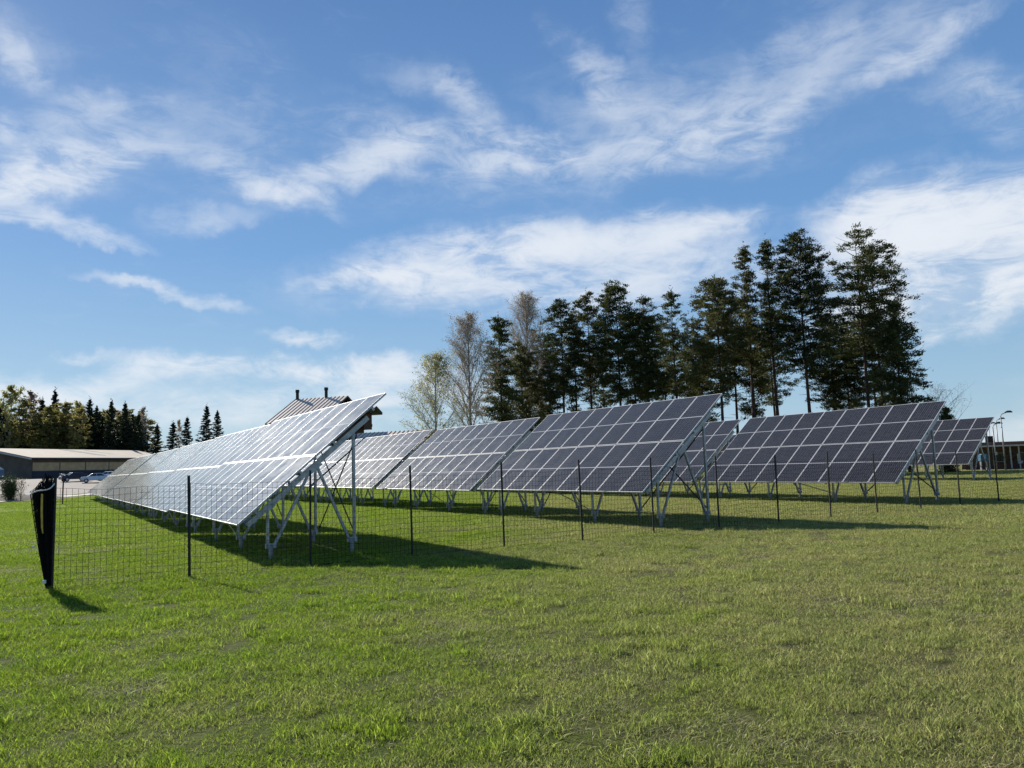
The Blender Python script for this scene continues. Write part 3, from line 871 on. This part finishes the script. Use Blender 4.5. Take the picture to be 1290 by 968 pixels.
# ------------------------------------------------------------------ barn
def barn():
    a = at(39.6, 604.3, 125); z0 = a.z
    A = Vector((a.x, a.y)); 
    b = at(148, 579.5, 125*1.15); d = (Vector((b.x, b.y))-A).normalized(); 
    g = Vector((-d.y, d.x))          # to the back
    Lb = 34.0; he = 3.4; 
    root = empty('barn', (A.x, A.y, z0))
    tag(root, 'long low barn with pale grey roof and tan upper wall panels', 'barn')
    D3 = Vector((d.x, d.y, 0)); G3 = Vector((g.x, g.y, 0)); Z = Vector((0, 0, 1))
    hw = 8.5; hr = 5.1
    m = MB()   # lower dark wall and gable shells as one closed body
    pts = [Vector((0, 0, -.6)), Vector((0, 0, he)), G3*hw+Z*hr, G3*2*hw+Z*he, G3*2*hw-Z*.6]
    m.add(pts+[p+D3*Lb for p in pts], [(0, 1, 2, 3, 4), (9, 8, 7, 6, 5), (0, 5, 6, 1), (3, 8, 9, 4), (4, 9, 5, 0), (1, 6, 7, 2), (2, 7, 8, 3)])
    m.build('wall', M['barn_side'], root)
    m = MB(); m.box(D3*(Lb/2)-G3*.03+Z*.62, Lb-.1, .05, 1.3, D3, G3, Z); m.build('lower_wall', M['barn_dark'], root)
    nb = 6
    for k in range(nb):
        m = MB(); w = Lb/nb-.22
        m.box(D3*((k+.5)*Lb/nb)-G3*.05+Z*2.05, w, .05, 1.35, D3, G3, Z)
        for q in range(1, 9): m.box(D3*((k+.5)*Lb/nb-w/2+w*q/9)-G3*.08+Z*2.05, .05, .02, 1.33, D3, G3, Z)
        m.build('wall_panel', M['barn_board'], root)
    # roof
    ov = .7; sl = (hr-he)/hw
    for sgn in (0, 1):
        m = MB()
        e0 = -G3*ov+Z*(he-sl*ov+.1) if sgn == 0 else G3*(2*hw+ov)+Z*(he-sl*ov+.1)
        rg = G3*hw+Z*(hr+.1)
        t_ = Z*.16
        p = [e0-D3*.8, e0+D3*(Lb+.8), rg+D3*(Lb+.8), rg-D3*.8]
        m.add(p+[q+t_ for q in p], [(0, 3, 2, 1), (4, 5, 6, 7), (0, 1, 5, 4), (1, 2, 6, 5), (2, 3, 7, 6), (3, 0, 4, 7)])
        rf = m.build('roof', M['roof_grey'], root)
        if sgn == 0:
            m = MB()
            for (s0, s1, f0, f1) in ((15.2, 18.6, .28, .97), (20.5, 22.3, .45, .9)):
                a0 = e0.lerp(rg, f0)+t_+Z*.02; a1 = e0.lerp(rg, f1)+t_+Z*.02
                m.add([a0+D3*(s0+1.6), a0+D3*s1, a1+D3*(s1-2.0), a1+D3*(s0-1.2)], [(0, 1, 2, 3)])
            m.build('roof_patch', M['roof_patch'], rf)
            m = MB(); m.tube([e0-D3*.8-G3*.06-Z*.02, e0+D3*(Lb+.8)-G3*.06-Z*.02], .09, 6); m.build('gutter', M['black_trim'], rf)
    m = MB(); m.bar(-G3*ov+Z*(he-sl*ov)-D3*.83, G3*hw+Z*hr-D3*.83, .05, .22, D3); m.build('barge_board', M['pale_trim'], root)
barn()

# ------------------------------------------------------------------ brown roofed house
def gable_roof(root, R3, G3, apexs, hw, drop, ov, mt, verge=True, seams=.5, name='roof'):
    """apexs: (near ridge end, far ridge end); G3 across the ridge"""
    Z = Vector((0, 0, 1)); a, b = apexs; out = []
    L = (b-a).length; rd = (b-a).normalized()
    for sg in (-1, 1):
        m = MB(); k = (hw+ov)/hw
        e = G3*sg*hw*k-Z*drop*k
        p = [a-rd*ov, b+rd*ov, b+rd*ov+e, a-rd*ov+e]; t_ = -Z*.22
        m.add(p, [(0, 1, 2, 3)]); m.add(p+[q+t_ for q in p], [(7, 6, 5, 4), (0, 4, 5, 1), (1, 5, 6, 2), (2, 6, 7, 3), (3, 7, 4, 0)], 1)
        nsl = int((L+2*ov)/seams)
        nrm = rd.cross(e).normalized(); nrm = nrm if nrm.z > 0 else -nrm
        for i in range(nsl+1):
            q = a-rd*ov+rd*((L+2*ov)*i/nsl)
            m.bar(q+nrm*.02, q+e+nrm*.02, .05, .06, rd, 2)
        out.append(m.build(name, [mt, M['black_trim'], M['seam']], root))
    return out
def house():
    ap = at(438, 499, 88); fr = at(377, 504.6, 89.9)
    root = empty('brown_roofed_house', (ap.x, ap.y, 0))
    tag(root, 'tall house with brown seamed metal roof and two black flues', 'house')
    base = Vector((ap.x, ap.y, 0))
    rd = Vector((fr.x-ap.x, fr.y-ap.y, 0)); L = rd.length; rd.normalize(); g = Vector((-rd.y, rd.x, 0))
    if g.x < 0: g = -g
    Z = Vector((0, 0, 1)); zt = ap.z
    hw = 5.2; dr = 2.75
    a = Z*zt+rd*.7; b = Z*zt+rd*(L-.2)
    rf = gable_roof(root, rd, g, (a, b), hw, dr, .7, M['roof_brown'])
    ze = zt-dr
    m = MB()
    pt = [-g*hw-Z*.3, -g*hw+Z*(ze-.25), Z*(zt-.3), g*hw+Z*(ze-.25), g*hw-Z*.3]
    m.add([p+rd*.75 for p in pt]+[p+rd*(L-.3) for p in pt], [(0, 1, 2, 3, 4), (9, 8, 7, 6, 5), (0, 5, 6, 1), (3, 8, 9, 4), (1, 6, 7, 2), (2, 7, 8, 3), (4, 9, 5, 0)])
    m.build('wall', M['dark_wall'], root)
    for (s, zc) in ((-2.6, 5.2), (2.4, 5.2), (0, 7.6)):
        m = MB(); m.box(g*s+rd*.70+Z*zc, 1.1, .08, 1.3, g, rd, Z); w = m.build('window', M['pale_trim'], root)
        m = MB(); m.box(g*s+rd*.65+Z*zc, .9, .04, 1.1, g, rd, Z); m.build('pane', M['glass_dark'], w)
    for (px, h) in ((378, 1.1), (412, 1.15)):
        q = at(px, 503, 90.5 if px < 400 else 89); d_ = (Vector((q.x, q.y, 0))-base).dot(rd)
        m = MB(); c = rd*d_+Z*zt
        m.tube([c-Z*.6, c+Z*(h*.72), c+Z*(h*.72), c+Z*h], [.18, .18, .24, .22], 12); m.build('flue', M['chimney'], root)
    # small rear dormer ridge that shows past the solar table
    c = Vector((at(468, 512, 92).x, at(468, 512, 92).y, 0))-base
    zt2 = at(468, 512.5, 92).z
    gable_roof(root, rd, g, (c+Z*zt2-rd*.3, c+Z*zt2+rd*4.0), 1.2, .55, .35, M['roof_brown'], name='dormer_roof')
    m = MB(); m.box(c+rd*2.2+Z*(zt2-1.6), 2.0, 3.4, 2.2, g, rd, Z); m.build('dormer', M['dark_wall'], root)
    # low wing
    wa = at(452, 546, 84); wb = at(546, 541, 80.5)
    rt2 = empty('low_outbuilding', (wa.x, wa.y, 0))
    tag(rt2, 'long low outbuilding with brown seamed roof beside the tall house', 'outbuilding')
    wd = Vector((wb.x-wa.x, wb.y-wa.y, 0)); L2 = wd.length; wd.normalize(); g2 = Vector((-wd.y, wd.x, 0))
    gable_roof(rt2, wd, g2, (Z*wa.z+wd*.4, Z*wb.z+wd*(L2-.3)), 3.6, 1.9, .5, M['roof_brown'])
    m = MB(); pt = [-g2*3.6-Z*.3, -g2*3.6+Z*(wa.z-2.2), Z*(wa.z-.35), g2*3.6+Z*(wa.z-2.2), g2*3.6-Z*.3]
    m.add([p+wd*.45 for p in pt]+[p+wd*(L2-.4) for p in pt], [(0, 1, 2, 3, 4), (9, 8, 7, 6, 5), (0, 5, 6, 1), (3, 8, 9, 4), (1, 6, 7, 2), (2, 7, 8, 3), (4, 9, 5, 0)])
    m.build('wall', M['dark_wall'], rt2)
    for s in (2.0, 5.5):
        m = MB(); m.box(wd*s-g2*3.64+Z*1.6, .9, .06, 1.0, wd, g2, Z); w = m.build('window', M['pale_trim'], rt2)
        m = MB(); m.box(wd*s-g2*3.69+Z*1.6, .75, .04, .85, wd, g2, Z); m.build('pane', M['glass_dark'], w)
house()

# ------------------------------------------------------------------ low brown building, lamps, blue box on the right
def right_side():
    Z = Vector((0, 0, 1))
    a = at(1212, 591, 101); b = at(1330, 593, 96); z0 = -.95
    root = empty('low_brown_building', (a.x, a.y, z0))
    tag(root, 'low brown building with flat reddish roof and covered front', 'building')
    d = Vector((b.x-a.x, b.y-a.y, 0)); L = d.length+6; d.normalize(); g = Vector((-d.y, d.x, 0)); H = 3.0
    m = MB(); m.box(d*L/2+g*6+Z*(H/2-.2), L, 8, H+.2, d, g, Z); m.build('wall', M['brick_brown'], root)
    m = MB(); m.box(d*(L/2)+g*4.4+Z*(H+.30), L+.8, 12.6, .34, d, g, Z); m.build('roof', M['fascia'], root)
    m = MB(); m.box(d*(L/2)-g*1.95+Z*(H-.02), L+.7, .12, .20, d, g, Z); m.build('roof_edge', M['pale_trim'], root)
    m = MB(); m.box(d*(3.4)+g*3+Z*(H+.8), .9, .9, 1.0, d, g, Z); m.build('chimney', M['chimney'], root)
    for k, s in enumerate((1.0, 3.6, 5.4, 6.3, 9.0, 12.0)):
        m = MB(); m.box(d*s-g*1.6+Z*(H/2-.05), .16, .16, H, d, g, Z); m.build('pillar', M['pale_trim'], root)
    m = MB(); m.box(d*3.6-g*1.55+Z*.35, 6.4, .12, .75, d, g, Z); m.build('parapet', M['dark_wall'], root)
    for s in (4.4, 7.0, 10.4):
        m = MB(); m.box(d*s+g*1.96+Z*1.5, 1.0, .06, 1.2, d, g, Z); w = m.build('window', M['pale_trim'], root)
        m = MB(); m.box(d*s+g*1.92+Z*1.5, .85, .05, 1.05, d, g, Z); m.build('pane', M['glass_dark'], w)
    c = at(1287, 580, 97); sd = (Vector((c.x, c.y, 0))-Vector((a.x, a.y, 0))).dot(d)
    m = MB(); m.box(d*sd+g*1.94+Z*1.1, .55, .08, 1.6, d, g, Z); dr = m.build('door', M['white_paint'], root)
    m = MB(); m.tube([d*(sd+.2)+g*1.86+Z*1.0, d*(sd+.2)+g*1.86+Z*1.15], .02, 6); m.build('handle', M['rim'], dr)
    # blue box
    q = at(1239, 581, 95); bx = empty('utility_box', (q.x, q.y, q.z))
    tag(bx, 'blue box with pale blue lid in front of the low brown building', 'box')
    m = MB(); m.box((0, 0, .38), .95, .6, .76); m.build('body', M['blue_plastic'], bx)
    m = MB(); m.box((0, 0, .82), .62, .5, .10); m.box((.0, -.31, .52), .34, .03, .5); m.build('lid', M['pale_blue'], bx)
    m = MB()
    gz = tz(q.x, q.y)-q.z
    for e in (-1, 1): m.box((e*.35, 0, gz/2), .08, .3, abs(gz))
    m.build('stand', M['lamp_pole'], bx)
    def lamp(px, py, Y, top, arm, label, sign=False):
        g_ = at(px, py, Y); z_ = tz(g_.x, g_.y); h = at(px, top, Y).z-z_
        r = empty('street_lamp', (g_.x, g_.y, z_)); tag(r, label, 'street lamp', 'street lamps by the low brown building')
        m = MB(); m.tube([(0, 0, -.1), (0, 0, h*.5), (0, 0, h)], [.10, .08, .06], 8); pl = m.build('pole', M['lamp_pole'], r, smooth=True)
        m = MB(); m.tube([(0, 0, h-.02), (.04*arm, 0, h+.16), (.3*arm, 0, h+.34), (arm, 0, h+.5)], .045, 6); m.build('arm', M['lamp_pole'], r, smooth=True)
        m = MB()
        m.tube([(arm-.2, 0, h+.5), (arm+.15, 0, h+.60), (arm+.55, 0, h+.60), (arm+.75, 0, h+.5)], [.06, .13, .13, .04], 8); m.build('lamp_head', M['lamp_head'], r)
        if sign: m = MB(); m.box((0, -.12, 2.0), .35, .04, .35); m.build('sign_plate', M['pale_trim'], pl)
    lamp(1267, 590, 94.5, 525, .75, 'tallest curved street lamp, rightmost of the cluster')
    lamp(1260.5, 590, 122, 532, .7, 'second tallest street lamp, left of the tallest one')
    lamp(1255.5, 588, 95, 539, .5, 'shortest street lamp carrying a small round plate', True)
    lamp(1250.5, 588, 140, 537, .5, 'street lamp whose head peeps over the corner of the rear solar table')
right_side()

# ------------------------------------------------------------------ vehicles and shrubs in the yard
def make_car(paint, name, label, loc, rz, roofm=None, hatch=False):
    r = empty(name, loc, rz); tag(r, label, 'car', 'cars parked in front of the barn')
    prof = [(-2.1, .35), (-2.15, .75), (-1.95, .92), (-1.15, 1.0), (-.55, 1.42), (.75, 1.44), (1.45, 1.05), (2.05, .95), (2.15, .7), (2.1, .35)]
    m = MB(); n = len(prof)
    def w(z): return .84-(.17*max(0, z-.9)/.5)
    for s in (-1, 1): m.v += [(x, s*w(z), z) for x, z in prof]
    m.f.append(tuple(range(n-1, -1, -1))); m.f.append(tuple(range(n, 2*n)))
    for i in range(n): m.f.append((i, (i+1) % n, n+(i+1) % n, n+i))
    m.m = [0]*len(m.f); b = m.build('body', M[paint], r)
    bv = b.modifiers.new('bevel', 'BEVEL'); bv.width = .05; bv.segments = 2
    m = MB()
    for s in (-1, 1):
        def q(x, z): return (x, s*(w(z)+.012), z)
        for (x0, x1, x2, x3) in ((-.92, .02, .02, -.50), (.10, 1.15, .70, .10)):
            m.add([q(x0, 1.03), q(x1, 1.03), q(x2, 1.36), q(x3, 1.36)], [(0, 1, 2, 3) if s < 0 else (3, 2, 1, 0)])
    m.add([(-1.12, -.62, 1.04), (-1.12, .62, 1.04), (-.60, .56, 1.405), (-.60, -.56, 1.405)], [(0, 1, 2, 3)])
    m.add([(1.40, -.62, 1.10), (1.40, .62, 1.10), (.80, .56, 1.43), (.80, -.56, 1.43)], [(3, 2, 1, 0)])
    m.build('windows', M['glass_dark'], r)
    for x in (-1.35, 1.32):
        for s in (-1, 1):
            m = MB(); m.tube([(x, s*.66, .33), (x, s*.86, .33)], .33, 16); wh = m.build('wheel', M['tyre'], r)
            m = MB(); m.tube([(x, s*.80, .33), (x, s*.875, .33)], .19, 10); m.build('rim', M['rim'], wh)
    for s in (-1, 1):
        m = MB(); m.box((-2.13, s*.6, .72), .06, .3, .14); m.build('headlight', M['white_paint'], r)
    if hatch:
        m = MB(); m.add([(-2.05, -.7, 1.25), (-2.05, .7, 1.25), (-1.1, .7, 1.02), (-1.1, -.7, 1.02), (-2.05, -.7, 1.29), (-2.05, .7, 1.29), (-1.1, .7, 1.06), (-1.1, -.7, 1.06)],
            [(0, 1, 2, 3), (7, 6, 5, 4), (0, 4, 5, 1), (1, 5, 6, 2), (2, 6, 7, 3), (3, 7, 4, 0)]); m.build('hood', M['car_white'], r)
    r.scale = (.85, .85, .85)
    return r
q = at(94, 606, 106); make_car('car_dark', 'parked_car', 'dark blue car with white bonnet parked before the barn', (q.x, q.y, tz(q.x, q.y)+.02), R(48), hatch=True)
q = at(121, 608, 103); make_car('car_silver', 'parked_car', 'pale silver blue car half hidden by the far end of the left row', (q.x, q.y, tz(q.x, q.y)+.02), R(28))
q = at(139, 607, 108); make_car('car_white', 'parked_car', 'white car mostly hidden behind the far solar tables', (q.x, q.y, tz(q.x, q.y)+.02), R(-6))

def blob_bush(name, seed, W, H, mt, n=2600, size=.13):
    rs = np.random.RandomState(seed); root = empty(name)
    tb = MB(); cc = []
    for k in range(12):
        az = rs.rand()*6.28; l = rs.uniform(.5, 1)
        e = Vector((math.cos(az)*W*l*.8, math.sin(az)*W*l*.8, H*rs.uniform(.5, .95)))
        tb.tube([(0, 0, 0), e*.5+Vector((0, 0, H*.1)), e], [.05, .03, .01], 4, cap=False)
        cc.append((e*.55)); cc.append(e*.9)
    tb.build('stem', M['twig'], root)
    c = np.concatenate([np.array(q)+rs.randn(n//24, 3)*np.array([W*.24, W*.24, H*.16]) for q in cc]); c[:, 2] = np.abs(c[:, 2])
    link('foliage', crown_mesh('foliage', cards(c, size, .5, rs), [M[mt]]), root)
    return root
q = at(11, 622, 66); b = blob_bush('bush', 5, .75, 2.0, 'bush', 5000, .12); place(b, (q.x, q.y, 0), 0, 1, 'round green bush at the left edge before the barn gable', 'bush')
q = at(26, 622, 64); b = make_birch(61, 1.7, .55, .06, 'leaf_brown', 'twig', .05, 'bare_shrub', .8, .55); place(b, (q.x, q.y, 0), 0, 1, 'bare twiggy shrub between the green bush and the netting', 'shrub')
# low soil bank under the shrubs
m = MB(); na, nr = 28, 7; c = at(8, 622, 68)
for i in range(nr+1):
    t = i/nr
    for k in range(na):
        a = 2*math.pi*k/na; wob = 1+.12*math.sin(3*a+1)+.08*math.sin(7*a)
        m.v.append((math.cos(a)*5.5*t*wob, math.sin(a)*3.2*t*wob, .55*(1-t*t)**1.3*(1+.15*math.sin(5*a+t*9))-.05))
for i in range(nr):
    for k in range(na): m.f.append((i*na+k, i*na+(k+1) % na, (i+1)*na+(k+1) % na, (i+1)*na+k)); m.m.append(0)
o = m.build('soil_heap', M['soil'], smooth=True, loc=(c.x, c.y, 0))
tag(o, 'low dark heap of bare soil under the bush at the left edge', 'soil heap')
q = at(-4, 607, 112)
r_b = empty('covered_trailer', (q.x-1.2, q.y, tz(q.x, q.y)+.02)); tag(r_b, 'blue tarpaulin covered trailer at the left edge before the barn gable', 'trailer')
m = MB(); pr = [(-1.2, .7), (-1.15, 1.6), (-.5, 2.05), (.5, 2.05), (1.15, 1.6), (1.2, .7)]
for y in (-1.6, 1.6): m.v += [(x, y, z) for x, z in pr]
m.f = [(5, 4, 3, 2, 1, 0), (6, 7, 8, 9, 10, 11)]+[(i, (i+1) % 6, 6+(i+1) % 6, 6+i) for i in range(6)]; m.m = [0]*8
m.build('tarpaulin', M['blue_plastic'], r_b)
for s in (-1, 1):
    m = MB(); m.tube([(s*1.0, 0, .35), (s*1.2, 0, .35)], .35, 14); m.build('wheel', M['tyre'], r_b)
m = MB(); m.box((0, 0, .6), 2.2, 3.2, .18); m.build('chassis', M['lamp_pole'], r_b)

# ------------------------------------------------------------------ sky and sun
SUN = Vector((-.583, .641, .0)).normalized()
EL = R(30.2); AZ = math.atan2(SUN.x, SUN.y)      # measured from +Y towards +X
sd = Vector((math.sin(AZ)*math.cos(EL), math.cos(AZ)*math.cos(EL), math.sin(EL)))
sl = bpy.data.lights.new('sun', 'SUN'); sl.energy = 4.8; sl.angle = R(.55); sl.color = (1.0, .94, .84)
so = bpy.data.objects.new('sun', sl); COL.objects.link(so)
so.rotation_euler = (-sd).to_track_quat('-Z', 'Y').to_euler(); so.location = sd*50
w = bpy.data.worlds.new('World'); sc.world = w; w.use_nodes = True
N = NT(w.node_tree); bg = w.node_tree.nodes['Background']
sky = N.n('ShaderNodeTexSky'); sky.sky_type = 'NISHITA'; sky.sun_disc = False
sky.sun_elevation = EL; sky.sun_rotation = AZ; sky.air_density = 1.0; sky.dust_density = .2; sky.ozone_density = 1.6; sky.altitude = 100
SKYS = .067
bg.inputs['Strength'].default_value = SKYS
tc = N.n('ShaderNodeTexCoord'); sp = N.n('ShaderNodeSeparateXYZ'); N.l(tc.outputs['Generated'], sp.inputs[0])
azn = N.math('ARCTAN2', sp.outputs[0], sp.outputs[1]); eln = N.math('ARCSINE', sp.outputs[2])
base = N.n('ShaderNodeCombineXYZ'); N.l(azn, base.inputs[0]); N.l(eln, base.inputs[1])
wr = N.n('ShaderNodeTexNoise'); wr.inputs['Scale'].default_value = 5.0; wr.inputs['Detail'].default_value = 5; wr.inputs['Roughness'].default_value = .6
N.l(base.outputs[0], wr.inputs['Vector'])
vs = N.n('ShaderNodeVectorMath'); vs.operation = 'SUBTRACT'; vs.inputs[1].default_value = (.5, .5, .5); N.l(wr.outputs['Color'], vs.inputs[0])
vm = N.n('ShaderNodeVectorMath'); vm.operation = 'MULTIPLY'; vm.inputs[1].default_value = (.16, .09, 0); N.l(vs.outputs[0], vm.inputs[0])
va = N.n('ShaderNodeVectorMath'); va.operation = 'ADD'; N.l(base.outputs[0], va.inputs[0]); N.l(vm.outputs[0], va.inputs[1])
pos = va.outputs[0]
def azel(px, py):
    d = ray(px, py).normalized(); return math.atan2(d.x, d.y), math.asin(d.z)
BLOBS = [  # px, py, half width px, half height px, tilt deg (positive: right end higher), strength, edge softness
 (75, 225, 140, 26, 22, 1.3), (30, 245, 90, 22, 10, .9), (90, 190, 130, 60, 20, .55), (25, 68, 50, 20, -28, .7), (10, 30, 70, 40, -20, .3),
 (5, 155, 24, 26, -40, .9), (100, 295, 75, 11, -12, 1.2), (150, 128, 55, 16, 10, .45),
 (330, 232, 80, 20, -20, .9), (420, 216, 100, 18, 17, .95), (500, 190, 80, 26, 10, .8), (370, 250, 36, 12, 0, .6),
 (590, 150, 30, 62, 42, .5), (660, 192, 90, 22, -4, 1.2), (620, 215, 100, 20, 0, .5), (470, 165, 110, 30, -25, .35), (560, 125, 90, 22, -20, .3),
 (745, 90, 24, 70, 40, .6), (850, 182, 150, 28, 6, 1.0), (830, 140, 150, 44, -8, .6), (985, 140, 80, 26, 42, .6), (940, 110, 60, 24, 20, .3),
 (1010, 50, 60, 14, -8, .3), (1160, 68, 90, 16, 8, .9), (1120, 45, 130, 26, 10, .2), (1240, 135, 70, 34, -35, .6), (790, 20, 30, 50, 20, .25),
 (580, 330, 170, 36, 10, 1.5), (470, 355, 80, 10, 6, 1.5), (740, 300, 190, 22, 2, 1.2), (870, 294, 90, 14, 10, 1.0), (700, 345, 220, 40, 0, 1.0), (640, 375, 160, 24, 0, .6), (860, 350, 180, 40, 0, .55),
 (1190, 262, 150, 38, 0, 2.0), (1240, 320, 190, 62, 0, 2.2), (1130, 300, 80, 60, 20, 1.4), (1230, 370, 190, 20, 4, 1.4), (1165, 410, 34, 8, 32, 1.0), (1230, 398, 60, 8, 12, .5),
 (225, 374, 80, 8, -6, .9), (140, 362, 60, 7, -10, .5), (400, 424, 50, 8, -5, 1.2), (215, 460, 80, 17, -2, 1.5), (85, 481, 100, 15, 0, 1.2), (90, 441, 44, 7, 6, .8), (0, 470, 60, 14, 0, .6),
 (420, 462, 130, 14, -3, 1.6), (470, 485, 130, 22, 0, 1.2), (330, 515, 300, 26, 0, .8), (1250, 545, 160, 22, 3, .5),
 (230, 180, 150, 60, 12, .22), (340, 130, 120, 60, -30, .18), (260, 285, 70, 14, 14, .45), (1050, 60, 170, 60, 0, .25), (700, 240, 500, 20, 3, .12),
]
fine = N.n('ShaderNodeTexNoise'); fine.inputs['Scale'].default_value = 21; fine.inputs['Detail'].default_value = 6; fine.inputs['Roughness'].default_value = .62
N.l(base.outputs[0], fine.inputs['Vector'])
vs2 = N.n('ShaderNodeVectorMath'); vs2.operation = 'SUBTRACT'; vs2.inputs[1].default_value = (.5, .5, .5); N.l(fine.outputs['Color'], vs2.inputs[0])
vm2 = N.n('ShaderNodeVectorMath'); vm2.operation = 'MULTIPLY'; vm2.inputs[1].default_value = (.060, .034, 0); N.l(vs2.outputs[0], vm2.inputs[0])
va2 = N.n('ShaderNodeVectorMath'); va2.operation = 'ADD'; N.l(pos, va2.inputs[0]); N.l(vm2.outputs[0], va2.inputs[1])
pos = va2.outputs[0]
acc = None
for (px, py, hx, hy, rot, st) in BLOBS:
    a0, e0 = azel(px, py); k = 1.0/F
    mpn = N.n('ShaderNodeMapping'); mpn.vector_type = 'TEXTURE'
    d0 = ray(px, py).length
    mpn.inputs['Location'].default_value = (a0, e0, 0)
    mpn.inputs['Rotation'].default_value = (0, 0, R(rot))
    mpn.inputs['Scale'].default_value = (hx*k/d0*1.35, hy*k/d0*1.45, 1)
    N.l(pos, mpn.inputs['Vector'])
    ln = N.n('ShaderNodeVectorMath'); ln.operation = 'LENGTH'; N.l(mpn.outputs[0], ln.inputs[0])
    f = N.rng(ln.outputs['Value'], 1.15, .0, 0, st)
    acc = f if acc is None else N.math('ADD', acc, f)
# wispy fibres: stretched noise, slanting
def fib(scale, rot, sx, sy, detail=6, rough=.62, dist=.6):
    mpn = N.n('ShaderNodeMapping'); mpn.inputs['Rotation'].default_value = (0, 0, R(rot)); mpn.inputs['Scale'].default_value = (sx, sy, 1)
    N.l(base.outputs[0], mpn.inputs['Vector'])
    return N.noise(mpn.outputs[0], scale, detail, rough, dist)
f1 = fib(5.0, -14, 1.0, 2.4, 7, .6, .8); f2 = fib(16.0, 24, 1.0, 2.6, 8, .66, .9)
fn = N.math('ADD', N.math('MULTIPLY', f1, .6), N.math('MULTIPLY', f2, .4))
tex = N.rng(fn, .38, .62, .12, 1.2)
dens = N.math('MULTIPLY', acc, tex)
dens = N.math('ADD', dens, N.rng(fn, .52, .75, 0, .10))
dens = N.math('MULTIPLY', N.math('SUBTRACT', 1.0, N.math('POWER', 2.718, N.math('MULTIPLY', dens, -.98))), .95)
cloud = N.mix(N.rng(eln, .0, .5), (8.0, 8.2, 8.5), (7.0, 7.5, 8.2))
tone = N.ramp(N.math('DIVIDE', eln, 1.5708, clamp=True), [(0, (.36, .52, .64)), (.06, (.28, .46, .64)), (.17, (.145, .32, .61)), (.36, (.085, .205, .46)), (1, (.05, .13, .33))])
tn = N.mix(1.0, tone, (10.0, 10.0, 10.0), 'MULTIPLY')
skc = N.mix(.84, sky.outputs[0], tn)
colr = N.mix(dens, skc, cloud)
N.l(colr, bg.inputs['Color'])

sc.view_settings.view_transform = 'Standard'; sc.view_settings.look = 'None'
sc.view_settings.exposure = 0.75; sc.view_settings.gamma = 1.0
sc.render.engine = 'CYCLES'
sc.cycles.max_bounces = 4; sc.cycles.diffuse_bounces = 3; sc.cycles.glossy_bounces = 3; sc.cycles.transparent_max_bounces = 8
sc.cycles.use_denoising = True
